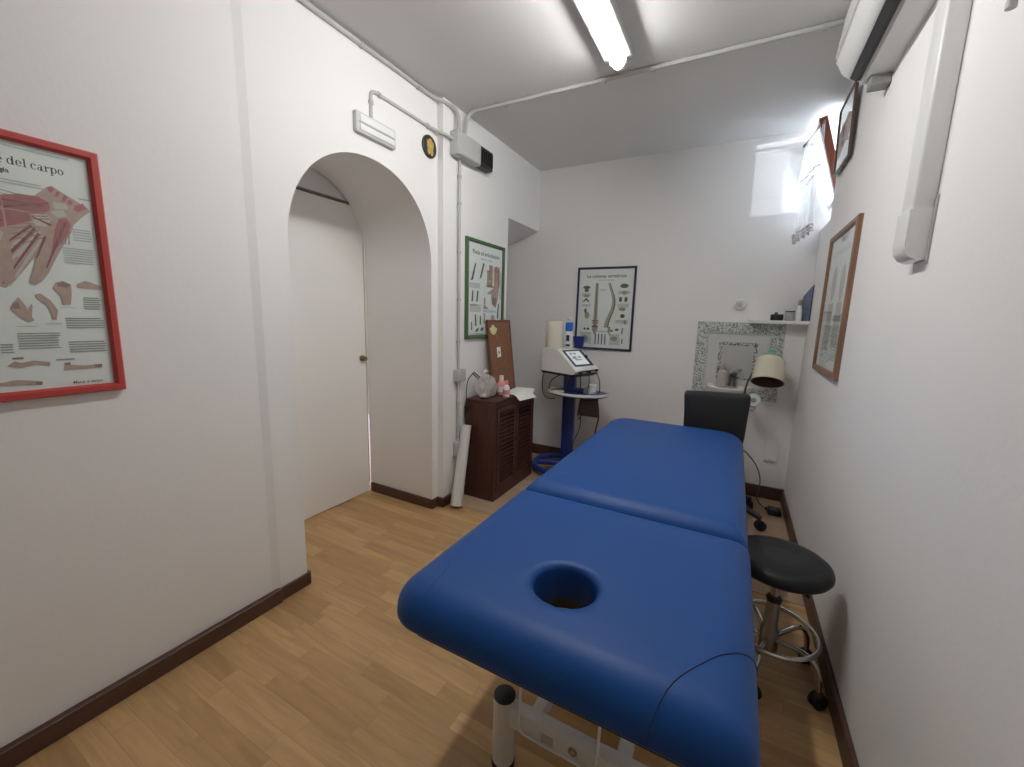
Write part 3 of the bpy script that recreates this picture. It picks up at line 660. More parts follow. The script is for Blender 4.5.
# spine chart in the navy frame: 0.50 x 0.69
def spine(pts, wd):
    out = []
    for i in range(len(pts) - 1):
        (u0, v0), (u1, v1) = pts[i], pts[i + 1]; w_ = wd[i]; g = .12
        a = (u0 + (u1 - u0) * g, v0 + (v1 - v0) * g)
        out.append([(a[0] - w_ / 2, a[1]), (u1 - w_ / 2, v1), (u1 + w_ / 2, v1), (a[0] + w_ / 2, a[1])])
    return out
NS = 24
p1 = [(.175, .56 - .37 * i / NS) for i in range(NS + 1)]
w1 = [.024 + .012 * i / NS for i in range(NS)]
p2 = [(.30 + .026 * math.sin(i / NS * 5.6 - .9) , .56 - .37 * i / NS) for i in range(NS + 1)]
w2 = [.020 + .022 * i / NS for i in range(NS)]
bl = [
    (ink, T('La colonna vertebrale', .038, .25, .605, 'CENTER')),
    (ink_grey, T('Anatomia e patologia', .016, .25, .580, 'CENTER')),
    (bone, spine(p1, w1) + spine(p2, w2)),
    (bone_dark, [q for i in range(NS) for q in [[(p1[i][0] - .003, p1[i][1]), (p1[i][0] + .003, p1[i][1]), (p1[i + 1][0] + .003, p1[i + 1][1]), (p1[i + 1][0] - .003, p1[i + 1][1])]]]
        + [[(p2[i][0] + w2[i] * .2, p2[i][1]), (p2[i][0] + w2[i] * .45, p2[i][1]), (p2[i + 1][0] + w2[i] * .45, p2[i + 1][1]), (p2[i + 1][0] + w2[i] * .2, p2[i + 1][1])] for i in range(0, NS, 1)]),
    (muscle_dark, [[(.145, .25), (.205, .25), (.205, .24), (.145, .24)], [(.145, .23), (.205, .23), (.205, .222), (.145, .222)]]),
    (bone, [[(.145, .205), (.205, .205), (.195, .16), (.178, .125), (.172, .125), (.155, .16)], [(.285, .20), (.315, .195), (.305, .16), (.318, .125), (.308, .12), (.290, .155)]]),
    (bone_dark, [[(.15, .205), (.20, .205), (.195, .19), (.155, .19)]] + ell(.085, .525, .032, .014) + ell(.085, .50, .020, .014) + ell(.405, .535, .034, .018) + ell(.38, .425, .013, .022) + ell(.425, .425, .013, .022) + ell(.405, .29, .020, .016)
        + [[(.05, .40), (.085, .44), (.12, .40), (.10, .405), (.085, .42), (.07, .405)], [(.07, .34), (.09, .35), (.10, .30), (.105, .26), (.095, .26), (.08, .30)]]
        + ell(.085, .175, .010, .010) + ell(.115, .175, .012, .010) + ell(.32, .165, .012, .009) + ell(.365, .175, .016, .010) + [[(.405, .14), (.415, .14), (.418, .19), (.408, .19)], [(.41, .06), (.42, .06), (.42, .10), (.41, .10)]]
        + [[(.18 + .028 * k, .045), (.190 + .028 * k, .045), (.190 + .028 * k, .135), (.18 + .028 * k, .135)] for k in range(4)]),
    (bone, ell(.085, .455, .03, .012) + ell(.10, .29, .022, .03) + ell(.41, .48, .022, .016) + ell(.40, .345, .03, .014) + ell(.09, .09, .03, .03) + ell(.345, .10, .03, .02) + ell(.43, .24, .012, .02)),
    (ink_grey, lines(.045, .13, .46, .485, 3) + lines(.05, .13, .365, .385, 3) + lines(.36, .46, .47, .50, 3) + lines(.36, .46, .36, .395, 4) + lines(.35, .46, .23, .26, 3) + lines(.045, .15, .05, .15, 10) + lines(.31, .40, .05, .14, 10) + lines(.16, .30, .15, .165, 2) + lines(.20, .26, .50, .51, 1)),
]
framed('framed_poster', 'navy framed anatomy chart of the spine on the far wall', (-1.252, YB, 1.037), (1, 0, 0), (0, 0, 1), (0, -1, 0), .497, .692, .017, .020, navy_paint, bl, cat='poster')

# brown framed sheet on the right wall, seen at a grazing angle: u runs towards the viewer
br_l = [
    (ink_light, T('Anatomia', .04, .31, .66, 'CENTER') + lines(.10, .50, .60, .63, 3) + lines(.06, .2, .08, .20, 10) + lines(.40, .56, .08, .20, 10)),
    (sepia, ell(.22, .46, .055, .09) + [[(.16, .36), (.28, .36), (.30, .12), (.14, .12)]] + ell(.42, .45, .05, .09) + [[(.36, .36), (.48, .36), (.50, .14), (.34, .14)]]),
]
framed('framed_print', 'brown wood framed pale print on the right wall beside the shelf', (XR, 2.925, 1.050), (0, -1, 0), (0, 0, 1), (-1, 0, 0), .61, .722, .030, .020, brown_frame, br_l, cat='picture')
# certificate near the window, leaning out a little at the top
ce_l = [
    (ink_grey, ell(.13, .20, .030, .034) + ell(.10, .24, .03, .02) + [[(.09, .13), (.16, .13), (.15, .155), (.10, .155)]]),
    (ink_light, lines(.19, .31, .22, .27, 4) + lines(.08, .30, .06, .10, 3)),
]
nz = Vector((.02, 0, 1)).normalized()
framed('framed_certificate', 'thin dark framed certificate high on the right wall under the air conditioner', (XR - .012, 3.11, 2.140), (0, -1, 0), (-.03, 0, .9995), (-.9995, 0, -.03), .375, .352, .009, .014, dark_frame, ce_l, sheet_mat=paper_white, cat='certificate')


# ------------------------------------------------------------------ air conditioner and trunking
ac = thing('air_conditioner', 'white wall air conditioner at the top of the right wall', 'air conditioner', (XR, 1.85, 2.26))
AY0, AY1 = 1.46, 2.28
prof = [(XR, 2.26), (.345, 2.262), (.335, 2.275), (.318, 2.287), (.300, 2.292), (.275, 2.315), (.257, 2.352), (.250, 2.362), (.2535, 2.372), (.256, 2.372), (.2685, 2.53), (.28, 2.545), (XR, 2.545)]
am = MB(); am.prism(prof, lambda u, v, d: (u, d, v), AY0, AY1); am.build('ac_body', white_plastic, ac, angle=30)
am = MB(); am.prism([(.252, 2.376), (.246, 2.378), (.2605, 2.53), (.2665, 2.53)], lambda u, v, d: (u, d, v), AY0, AY1); am.build('front_panel', white_gloss, ac)
am = MB(); am.prism([(.336, 2.271), (.332, 2.2735), (.303, 2.289), (.300, 2.286), (.32, 2.272)], lambda u, v, d: (u, d, v), AY0 + .02, AY1 - .02); am.build('air_slot', slot_dark, ac, smooth=False)
am = MB(); am.prism([(.322, 2.270), (.318, 2.266), (.306, 2.276), (.309, 2.281)], lambda u, v, d: (u, d, v), AY0 + .03, AY1 - .05); am.build('louvre_flap', dark_grille, ac, smooth=False)
MB().box((.36, AY1 - .075, 2.222), (XR, AY1 - .012, 2.262), .004, 1).build('mounting_bracket', mat('bracket_grey', (.30, .30, .295), .5), ac)
du = thing('cable_trunking', 'vertical white trunking running down the right wall from the air conditioner', 'trunking', (XR, 1.565, 1.48))
MB().box((.378, 1.520, 1.575), (XR, 1.612, 2.258), .007, 3).build('trunking_cover', white_plastic, du)
ec = MB(); pf = [(.374, 1.61), (XR, 1.61), (XR, 1.478), (.405, 1.478), (.388, 1.486), (.377, 1.503), (.374, 1.525)]
ec.prism(pf, lambda u, v, d: (u, d, v), 1.516, 1.616); ec.build('end_cap', white_gloss, du)
MB().prism([(XR - .004, 1.47), (XR, 1.47), (XR, 1.64), (XR - .004, 1.64)], lambda u, v, d: (u, d, v), 1.506, 1.516).build('back_plate', grey_plastic, du)
hk = thing('wall_hook', 'small grey plastic peg at the top right of the right wall', 'hook', (XR, 1.244, 1.93))
MB().lathe([(0, 0), (.014, 0), (.014, .006), (0, .006)], (XR - .006, 1.244, 1.945), 16, 'x', False).build('hook_plate', grey_plastic, hk)
MB().tube([(XR - .004, 1.244, 1.945), (XR - .018, 1.244, 1.945), (XR - .022, 1.244, 1.935), (XR - .022, 1.244, 1.913)], .0085, 12).build('hook_arm', grey_plastic, hk)

# ------------------------------------------------------------------ back wall: smoke disc, shelf, tiles, basin
sd = thing('wall_disc', 'round white disc sensor on the far wall above the tiles', 'sensor', (.004, YB, 1.425))
MB().lathe([(0, 0), (.040, 0), (.040, -.010), (.034, -.022), (0, -.024)], (.006, YB, 1.43), 32, 'y', False).build('disc_body', white_gloss, sd)
MB().lathe([(0, 0), (.014, 0), (.012, -.006), (0, -.006)], (.006, YB - .024, 1.43), 20, 'y', False).build('centre_button', grey_plastic, sd)
sh = MB()
pl = [(.13, YB)] + [(.13 - .055 * math.sin(t), YB - .055 - .05 * math.cos(t) + .0) for t in [PI * .5 * (1 - i / 8) for i in range(9)]] + [(XR, YB - .105), (XR, YB)]
pl = [(.072, YB), (.072, YB - .05), (.085, YB - .085), (.115, YB - .105), (XR, YB - .105), (XR, YB)]
sh.prism(pl, lambda u, v, d: (u, v, d), 1.299, 1.322)
tag(sh.build('wall_shelf', white_gloss, None, smooth=False), 'narrow white shelf on the far wall running into the corner', 'shelf')

tp = thing('tile_panel', 'decorated tile panel with mosaic border on the far wall', 'tiles', (.02, YB, .74))
TX0, TX1, TZ0, TZ1 = -.262, .302, .738, 1.297
def ringframe(x0, x1, z0, z1, w, y0, y1):
    m_ = MB()
    m_.box((x0, y0, z0), (x0 + w, y1, z1)).box((x1 - w, y0, z0), (x1, y1, z1)).box((x0 + w, y0, z1 - w), (x1 - w, y1, z1)).box((x0 + w, y0, z0), (x1 - w, y1, z0 + w))
    return m_
MB().box((TX0 - .004, YB - .006, TZ0 - .004), (TX1 + .004, YB, TZ1 + .006)).build('tile_backing', tile_white, tp, smooth=False)
ringframe(TX0, TX1, TZ0, TZ1, .075, YB - .010, YB - .006).build('mosaic_border', mosaic, tp, smooth=False)
ringframe(TX0 + .078, TX1 - .078, TZ0 + .078, TZ1 - .078, .004, YB - .011, YB - .006).build('inner_edge', tile_grey, tp, smooth=False)
ringframe(-.105, .15, .878, 1.155, .024, YB - .010, YB - .006).build('dotted_square', mosaic_dark, tp, smooth=False)
MB().box((-.081, YB - .009, .902), (.126, YB - .006, 1.131)).build('centre_tile', tile_grey, tp, smooth=False)

bs = thing('wash_basin', 'small white corner-less wash basin rim below the tile panel, mostly behind the chair', 'basin', (0, YB, .70))
bs['label'] = 'small white wash basin under the tile panel behind the chair'
def half(cx, a, b, z, n=24, y=YB - .0115):
    return [Vector((cx + a * math.cos(PI * i / n), y - b * math.sin(PI * i / n) ** .7, z)) for i in range(n + 1)]
bm_ = MB(); bm_.rings([half(-.005, .06, .07, .66), half(-.005, .11, .14, .72), half(-.005, .15, .18, .80), half(-.005, .155, .19, .825), half(-.005, .150, .185, .832), half(-.005, .125, .155, .828, y=YB - .018), half(-.005, .09, .11, .76, y=YB - .03)])
bm_.build('bowl', white_gloss, bs)
sdp = thing('soap_dispenser', 'pale soap dispenser bottle on the basin rim', 'bottle', (-.058, YB - .05, .83))
MB().lathe([(0, .829), (.036, .829), (.038, .835), (.038, .905), (.034, .935), (.016, .95), (.016, .962), (0, .962)], (-.058, YB - .05, 0), 24, 'z', False).build('bottle_body', mat('dispenser', (.52, .47, .43), .35), sdp)
MB().lathe([(0, .962), (.014, .962), (.014, .975), (.005, .977), (.005, .995), (0, .995)], (-.058, YB - .05, 0), 16, 'z', False).tube([(-.058, YB - .05, .995), (-.040, YB - .075, .992)], .006, 8).build('pump', grey_plastic, sdp)
tp2 = thing('basin_tap', 'dark chrome tap on the basin rim beside the soap dispenser', 'tap', (.02, YB - .03, .83))
MB().lathe([(0, .829), (.024, .829), (.022, .84), (.017, .85), (.017, .90), (.022, .905), (.022, .925), (.008, .932), (0, .932)], (.012, YB - .04, 0), 20, 'z', False).build('tap_body', mat('dark_chrome', (.16, .14, .15), .25, metal=.8), tp2)
MB().tube([(.012, YB - .04, .88), (.014, YB - .09, .90), (.014, YB - .12, .885), (.014, YB - .125, .868)], .010, 10).build('spout', MATS['dark_chrome'], tp2)
MB().tube([(.012, YB - .04, .928), (.04, YB - .035, .952), (.062, YB - .04, .958)], [.009, .007, .006], 8).build('tap_lever', MATS['dark_chrome'], tp2)
wp = thing('wall_outlet', 'pale socket cover low on the far wall near the corner', 'outlet', (.31, YB, .29))
MB().box((.272, YB - .008, .285), (.358, YB, .445), .003, 1).build('cover_plate', plaster, wp)
MB().box((.275, YB - .014, .288), (.345, YB - .008, .300), .002, 1).build('cover_edge', tile_grey, wp)
MB().box((.300, YB - .016, .303), (.318, YB - .008, .312), .002, 1).build('catch', white_gloss, wp)

# things on the shelf (top z = 1.322)
SZ = 1.322
ca = thing('shelf_camera', 'little black camera-like box standing on the shelf', 'camera', (.245, YB - .06, SZ))
ca.name = 'small_camera'; BASE['small_camera'] = BASE['shelf_camera']
MB().box((.200, YB - .088, SZ), (.274, YB - .040, SZ + .042), .005, 2).build('camera_body', black_plastic, ca)
MB().lathe([(0, 0), (.013, 0), (.012, -.02), (0, -.02)], (.232, YB - .085, SZ + .017), 18, 'y', False).build('camera_lens', dark_grille, ca)
MB().box((.222, YB - .075, SZ + .042), (.240, YB - .05, SZ + .056), .003, 1).build('camera_knob', black_plastic, ca)
gf = thing('small_box', 'small grey and white box on the shelf beside the black camera', 'box', (.31, YB - .05, SZ))
MB().box((.288, YB - .080, SZ), (.336, YB - .03, SZ + .058), .004, 2).build('box_body', mat('greyish', (.42, .42, .41), .5, var=.3, vscale=40), gf)
MB().box((.285, YB - .083, SZ + .058), (.339, YB - .028, SZ + .066), .002, 1).build('box_lid', dark_grille, gf)
wb = thing('white_bottle', 'white bottle with olive cap leaning among the shelf things', 'bottle', (.358, YB - .05, SZ))
MB().lathe([(0, SZ), (.019, SZ), (.020, SZ + .01), (.019, SZ + .07), (.012, SZ + .092), (.010, SZ + .104), (0, SZ + .104)], (.362, YB - .065, 0), 20, 'z', False).build('bottle_body', white_gloss, wb)
MB().lathe([(0, SZ + .104), (.012, SZ + .104), (.012, SZ + .138), (.009, SZ + .143), (0, SZ + .143)], (.362, YB - .065, 0), 16, 'z', False).build('bottle_cap', mat('olive', (.25, .22, .12), .5), wb)
bp = thing('picture_card', 'tall blue picture card propped upright at the corner end of the shelf', 'card', (.40, YB - .04, SZ))
A0, A1 = Vector((.380, YB - .004, SZ)), Vector((.420, YB - .098, SZ)); up_ = Vector((0, 0, 1)); nn = Vector((.94, .40, 0)) * .0018
MB().rings([[A0 + o, A1 + o, A1 + o + up_ * .235, A0.lerp(A1, .75) + o + up_ * .225, A0 + o + up_ * .165] for o in (Vector((0, 0, 0)), nn)]).build('card_sheet', mat('blue_card', (.16, .20, .30), .4, var=.6, vscale=16), bp, smooth=False)
MB().rings([[A1 + Vector((-.002, -.003, 0)), A1 + Vector((.003, -.003, 0)), A1 + Vector((.003, .003, 0)), A1 + Vector((-.002, .003, 0))], [A1 + Vector((-.002, -.003, .238)), A1 + Vector((.003, -.003, .238)), A1 + Vector((.003, .003, .238)), A1 + Vector((-.002, .003, .238))]]).build('card_edge', navy_paint, bp, smooth=False)

# ------------------------------------------------------------------ treatment table
def rrect(x0, x1, y0, y1, rs, ne=10, nc=8):
    """rounded rectangle outline, rs = radii at (x1,y0),(x1,y1),(x0,y1),(x0,y0); fixed vertex count"""
    pts = []
    cs = [(x1, y0, -1, 1, -PI / 2), (x1, y1, -1, -1, 0), (x0, y1, 1, -1, PI / 2), (x0, y0, 1, 1, PI)]
    arcs = []
    for (cx, cy_, sx, sy_, a0), r in zip(cs, rs):
        c = (cx + sx * r, cy_ + sy_ * r)
        arcs.append([(c[0] + r * math.cos(a0 + PI / 2 * k / nc), c[1] + r * math.sin(a0 + PI / 2 * k / nc)) for k in range(nc + 1)])
    for i in range(4):
        a = arcs[i]; pts += a
        p, q = a[-1], arcs[(i + 1) % 4][0]
        pts += [(p[0] + (q[0] - p[0]) * k / ne, p[1] + (q[1] - p[1]) * k / ne) for k in range(1, ne)]
    return pts
ZT, ZB, RT, RH = .705, .614, .078, .068
PROF = [(.03, ZB), (.012, ZB + .001), (.004, ZB + .006), (0, ZB + .014)] + [(RT * (1 - math.cos(a)), ZT - RH + RH * math.sin(a)) for a in [PI / 2 * k / 9 for k in range(10)]]
def cushion(x0, x1, y0, y1, rs, hole=None):
    mb = MB(); rings_ = []
    for d, z in PROF:
        rings_.append([Vector((x, y, z)) for x, y in rrect(x0 + d, x1 - d, y0 + d, y1 - d, [max(r - d, .012) for r in rs])])
    last = rings_[-1]
    c = Vector((hole[0], hole[1], 0)) if hole else Vector(((x0 + x1) / 2, (y0 + y1) / 2, 0))
    if hole:
        hr = hole[2]; dirs = [((p - c) * Vector((1, 1, 0))).normalized() for p in last]
        hp = [(hr + .026, ZT), (hr + .011, ZT - .001), (hr + .004, ZT - .005), (hr, ZT - .014), (hr, ZT - .05), (hr + .002, ZB)]
        for k in (.35, .7):
            tgt = [c + d * (hr + .026) + Vector((0, 0, ZT)) for d in dirs]
            rings_.append([p.lerp(t, k) for p, t in zip(last, tgt)])
        for r, z in hp: rings_.append([c + d * r + Vector((0, 0, z)) for d in dirs])
        rings_.append([p.copy() for p in rings_[0]])
        mb.rings(rings_, True, False, False)
        bmesh.ops.remove_doubles(mb.bm, verts=mb.bm.verts, dist=1e-6)
    else:
        for k in (.4, .8):
            rings_.append([p.lerp(Vector((c.x, c.y, ZT)), k) for p in last])
        mb.rings(rings_)
    return mb
def surf(x, y, b):
    """height of the cushion surface inside bounds b"""
    d = min(x - b[0], b[1] - x, y - b[2], b[3] - y)
    if d >= RT: return ZT
    d = max(d, 0); return ZT - RH + RH * math.sqrt(max(0, 1 - ((RT - d) / RT) ** 2))
TB_ = (-.640, .099, .600, 1.283)
tt = thing('treatment_table', 'blue upholstered two-section treatment table with a face hole on a white frame', 'treatment table', (-.265, 1.6, 0))
hd = cushion(*TB_, [.05, .02, .02, .085], hole=(-.284, .812, .072)).build('head_cushion', blue_vinyl, tt, angle=60)
ft = cushion(-.640, .095, 1.289, 2.57, [.02, .13, .13, .02]).build('foot_cushion', blue_vinyl, tt, angle=60)
def seam(fn, n=24):
    pts = []
    for i in range(n + 1):
        x, y = fn(i / n)
        x = min(max(x, TB_[0]), TB_[1]); y = min(max(y, TB_[2]), TB_[3])
        pts.append(Vector((x, y, surf(x, y, TB_) + .0002)))
    return pts
sp_ = spline([Vector((x, y)) for x, y in ((.099, .838), (.085, .826), (.055, .792), (.018, .747), (-.020, .690), (-.045, .640), (-.058, .600))], 6)
sr = [Vector((.1000, .840, .632))] + [Vector((p.x, max(p.y, TB_[2]), surf(min(p.x, TB_[1]), max(p.y, TB_[2]), TB_) + .0002)) for p in sp_] + [Vector((-.060, .5992, .630))]
MB().tube(sr, .0016, 6).build('corner_seam', blue_seam, hd)
sl = seam(lambda t: (-.640 + .10 * math.sin(PI / 2 * t) ** .7, .600 + .20 * math.cos(PI / 2 * t) ** .7))
MB().tube(sl, .0007, 6).build('corner_seam', blue_seam, hd)
def board(y0, y1, hole):
    mb = MB(); o_ = rrect(-.60, .068, y0, y1, [.05, .05, .05, .05])
    if hole:
        c = Vector((hole[0], hole[1], 0)); top = [Vector((x, y, .614)) for x, y in o_]; bot = [Vector((x, y, .588)) for x, y in o_]
        dr_ = [((p - c) * Vector((1, 1, 0))).normalized() for p in top]
        mb.rings([[c + d * hole[2] + Vector((0, 0, .614)) for d in dr_], top, bot, [c + d * hole[2] + Vector((0, 0, .588)) for d in dr_], [c + d * hole[2] + Vector((0, 0, .614)) for d in dr_]], True, False, False)
        bmesh.ops.remove_doubles(mb.bm, verts=mb.bm.verts, dist=1e-6)
    else: mb.rings([[Vector((x, y, .588)) for x, y in o_], [Vector((x, y, .614)) for x, y in o_]])
    return mb
board(.63, 1.275, (-.284, .812, .074)).build('head_board', black_plastic, tt)
board(1.297, 2.55, None).build('foot_board', black_plastic, tt)
FX0, FX1, FY0, FY1 = -.480, .005, .905, 2.30
for (x, y) in ((FX0, FY0), (FX1, FY0), (FX0, FY1), (FX1, FY1)):
    lg = MB().cyl((x, y, .014), (x, y, .226), .032, 28).build('leg', white_metal, tt)
    MB().lathe([(0, .226), (.032, .226), (.031, .231), (.027, .233), (0, .233)], (x, y, 0), 28, 'z', False).build('end_cap', black_plastic, lg)
    MB().lathe([(0, 0), (.034, 0), (.034, .010), (.032, .016), (0, .016)], (x, y, 0), 28, 'z', False).build('rubber_foot', rubber, lg)
for y in (FY0, FY1):
    cb = MB().box((FX0 + .025, y - .02, .152), (FX1 - .025, y + .02, .214), .005, 2).build('cross_bar', white_metal, tt)
    if y == FY0:
        MB().box((-.355, y - .0225, .166), (-.320, y - .0195, .192), .001, 1).build('label_plate', grey_plastic, cb)
        MB().lathe([(.006, -.001), (.012, -.001), (.012, .004), (.006, .004)], (-.265, y - .022, .186), 18, 'y', False).build('bolt_ring', steel, cb)
for x in (-.385, -.145):
    MB().box((x - .018, FY0 + .02, .165), (x + .018, FY1 - .02, .205), .004, 1).build('base_rail', white_metal, tt)
for x in (-.50, -.03):
    MB().box((x - .018, .72, .560), (x + .018, 2.45, .598), .004, 1).build('top_rail', white_metal, tt)
for y in (1.22, 1.36, 2.35):
    MB().box((-.482, y - .016, .563), (-.048, y + .016, .596), .003, 1).build('top_bar', white_metal, tt)
for x, s in ((-.43, 1), (-.10, 1)):
    for (y0, y1) in ((1.15, 2.05), (2.05, 1.15)):
        xx = x + (.018 if y0 < y1 else -.018)
        a = Vector((xx, y0, .20)); b = Vector((xx, y1, .55)); dz = Vector((0, 0, .02))
        m_ = MB(); w = Vector((.008, 0, 0)); m_.rings([[a - w - dz, a + w - dz, a + w + dz, a - w + dz], [b - w - dz, b + w - dz, b + w + dz, b - w + dz]]); m_.build('lift_arm', white_metal, tt)
MB().cyl((-.265, 1.25, .24), (-.265, 1.75, .42), .03, 20).box((-.31, 1.20, .18), (-.22, 1.34, .27), .01, 2).build('lift_motor', grey_plastic, tt)
MB().tube([(-.415, FY0 - .03, .40), (-.417, FY0 - .028, .26), (-.420, FY0 - .026, .20), (-.415, FY0 - .025, .172), (-.40, FY0 - .024, .163), (-.34, FY0 - .023, .160), (-.28, FY0 - .022, .159), (-.215, FY0 - .026, .165), (-.20, FY0 - .03, .20), (-.198, FY0 - .03, .30), (-.197, FY0 - .02, .55)], .004, 8, smooth_n=5).build('control_cable', white_plastic, tt)
MB().tube([(-.415, FY0 - .03, .39), (-.42, FY0 + .1, .50), (-.42, FY0 + .22, .55)], .004, 8, smooth_n=5).build('control_cable', white_plastic, tt)

# ------------------------------------------------------------------ stool
def caster(mb, x, y, ang, r=.026, w=.030):
    d = Vector((math.cos(ang), math.sin(ang), 0)); n = Vector((-d.y, d.x, 0)); c = Vector((x, y, r))
    for s in (-1, 1):
        a = c + n * (s * .004); b = c + n * (s * w / 2)
        mb.tube([a, a + n * s * .002, b - n * s * .003, b], [r * .96, r, r, r * .86], 20)
    mb.sphere((c.x, c.y, c.z + .012), r * .85, sc=(1, 1, .8))
    return mb
SX, SY = .222, 1.690
st = thing('stool', 'black round swivel stool with chrome foot ring beside the table', 'stool', (SX, SY, 0))
MB().lathe([(0, .418), (.142, .418), (.156, .424), (.163, .436), (.163, .446), (.158, .458), (.147, .466), (.128, .470), (.125, .4675), (.108, .470), (.105, .4675), (.088, .470), (.085, .4675), (.068, .470), (.065, .4675), (.05, .469), (0, .469)], (SX, SY, 0), 56, 'z', False).build('seat', black_vinyl, st, angle=50)
MB().lathe([(0, .398), (.07, .398), (.085, .418), (0, .418)], (SX, SY, 0), 30, 'z', False).build('seat_plate', black_plastic, st)
MB().tube([(SX + .02, SY, .392), (SX + .07, SY - .06, .388), (SX + .085, SY - .085, .386)], .006, 8).build('height_lever', black_plastic, st)
MB().cyl((SX, SY, .30), (SX, SY, .40), .014, 20).build('piston', chrome, st)
MB().lathe([(0, .288), (.025, .288), (.026, .300), (.022, .305), (0, .305)], (SX, SY, 0), 24, 'z', False).build('collar', black_plastic, st)
MB().lathe([(0, .085), (.030, .085), (.032, .10), (.030, .17), (.0235, .185), (.0235, .288), (0, .288)], (SX, SY, 0), 28, 'z', False).build('column', steel, st)
MB().torus((SX, SY, .175), .150, .0085, 56, 12).build('foot_ring', chrome, st)
for k in range(5):
    a = math.radians(-33.4 + 72 * k); d = Vector((math.cos(a), math.sin(a), 0)); c = Vector((SX, SY, 0))
    lg = MB().tube([c + d * .02 + Vector((0, 0, .135)), c + d * .07 + Vector((0, 0, .150)), c + d * .125 + Vector((0, 0, .160)), c + d * .160 + Vector((0, 0, .140)), c + d * .176 + Vector((0, 0, .095)), c + d * .178 + Vector((0, 0, .052))], [.009, .009, .009, .009, .009, .008], 12, smooth_n=5).build('leg', chrome, st)
    mb = MB(); p = c + d * .180; caster(mb, p.x, p.y, a + 1.2, .027, .034); mb.build('caster', rubber, st)

# ------------------------------------------------------------------ office chair behind the table
HX, HY = .02, 3.03
ch = thing('office_chair', 'black padded office chair with its back to the foot of the table', 'chair', (HX, HY, 0))
mb = MB(); rs = []
for (z, w, t, oy) in ((.50, .30, .035, .02), (.54, .335, .05, .01), (.62, .345, .055, 0), (.72, .352, .055, .0), (.80, .362, .052, .004), (.835, .368, .056, .008), (.858, .368, .056, .010), (.872, .362, .045, .012), (.880, .345, .025, .014)):
    ring = []
    for i in range(28):
        q = 2 * PI * i / 28; c_, s_ = math.cos(q), math.sin(q)
        x = w / 2 * math.copysign(abs(c_) ** .35, c_); y = t / 2 * math.copysign(abs(s_) ** .6, s_)
        y += oy - .10 * (x / .18) ** 2 * .18
        p = Vector((x, y, 0)); an = math.radians(14); ring.append(Vector((-.066 + p.x * math.cos(an) - p.y * math.sin(an), 2.755 + p.x * math.sin(an) + p.y * math.cos(an), z)))
    rs.append(ring)
mb.rings(rs); mb.build('backrest', black_leather, ch, angle=70)
mb = MB()
o_ = lambda d: rrect(HX - .29 + d, HX + .095 - d, 2.80 + d, 3.22 - d, [max(.07 - d, .02)] * 4)
mb.rings([[Vector((x, y, z)) for x, y in o_(d)] for d, z in ((.02, .42), (.002, .43), (0, .45), (.004, .475), (.02, .49), (.05, .497))]); mb.build('seat', black_leather, ch, angle=60)
MB().tube([(HX - .06, 2.98, .41), (-.07, 2.80, .41), (-.085, 2.735, .46), (-.09, 2.73, .56), (-.088, 2.74, .66)], .016, 10, smooth_n=5).build('back_bracket', black_plastic, ch)
MB().lathe([(0, .09), (.035, .09), (.035, .13), (.027, .15), (.027, .28), (.018, .285), (.018, .40), (.08, .41), (.08, .42), (0, .42)], (HX, HY, 0), 24, 'z', False).build('gas_column', black_plastic, ch)
for k in range(5):
    a = math.radians(-25.5 + 72 * k); d = Vector((math.cos(a), math.sin(a), 0)); c = Vector((HX, HY, 0))
    MB().tube([c + d * .02 + Vector((0, 0, .125)), c + d * .14 + Vector((0, 0, .11)), c + d * .262 + Vector((0, 0, .075))], [.026, .022, .016], 12, smooth_n=4).build('leg', black_plastic, ch)
    mb = MB(); p = c + d * .262; caster(mb, p.x, p.y, a + .9, .030, .046); mb.build('caster', rubber, ch)

# ------------------------------------------------------------------ lamp behind the chair
LXp, LYp = .093, 3.30
la = thing('floor_lamp', 'floor lamp with a cream cup-shaped shade and mint green cap behind the office chair', 'lamp', (LXp - .015, LYp, 0))
SCx, SCy, = .222, 3.30
prof = [(.062, 1.070), (.078, 1.066), (.089, 1.045), (.092, 1.00), (.094, .945), (.099, .905), (.101, .893)]
q = MB(); q.lathe(prof + [(.097, .893), (.094, .91), (.089, .945), (.087, 1.0), (.084, 1.04), (.06, 1.062)], (0, 0, 0), 40, 'z', False)
rotm = Matrix.Rotation(math.radians(-29), 4, 'X') @ Matrix.Rotation(math.radians(3), 4, 'Y')
piv = Matrix.Translation((SCx, SCy, .98))
def tilt(mb, off=True):
    for v in mb.bm.verts: v.co = piv @ rotm @ (v.co + Vector((0, 0, -.98)))
    return mb
shd = tilt(q).build('lamp_shade', shade_cream, la, angle=60)
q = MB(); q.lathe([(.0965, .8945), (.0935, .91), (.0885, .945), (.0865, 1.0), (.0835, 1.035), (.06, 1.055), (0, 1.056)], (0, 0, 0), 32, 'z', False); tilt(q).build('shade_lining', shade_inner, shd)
q = MB(); q.lathe([(0, 1.05), (.074, 1.068), (.070, 1.082), (.05, 1.094), (.03, 1.098), (.026, 1.13), (.018, 1.138), (0, 1.138)], (0, 0, 0), 32, 'z', False); tilt(q).build('shade_cap', mint, la)
q = MB(); q.sphere((0, 0, .985), .032, sc=(1, 1, 1.3)); tilt(q).build('bulb', white_gloss, la)
MB().tube([(LXp - .018, LYp, .02), (LXp - .012, LYp, .45), (LXp - .004, LYp, .70), (LXp + .002, LYp, .82), (LXp + .012, LYp + .01, .89), (LXp + .045, LYp + .05, .965), (SCx - .03, SCy + .10, 1.03), (SCx - .01, SCy + .085, 1.075), (SCx, SCy + .055, 1.105)], .007, 10, smooth_n=6).build('pole', mat('pole_dark', (.06, .055, .05), .4), la)
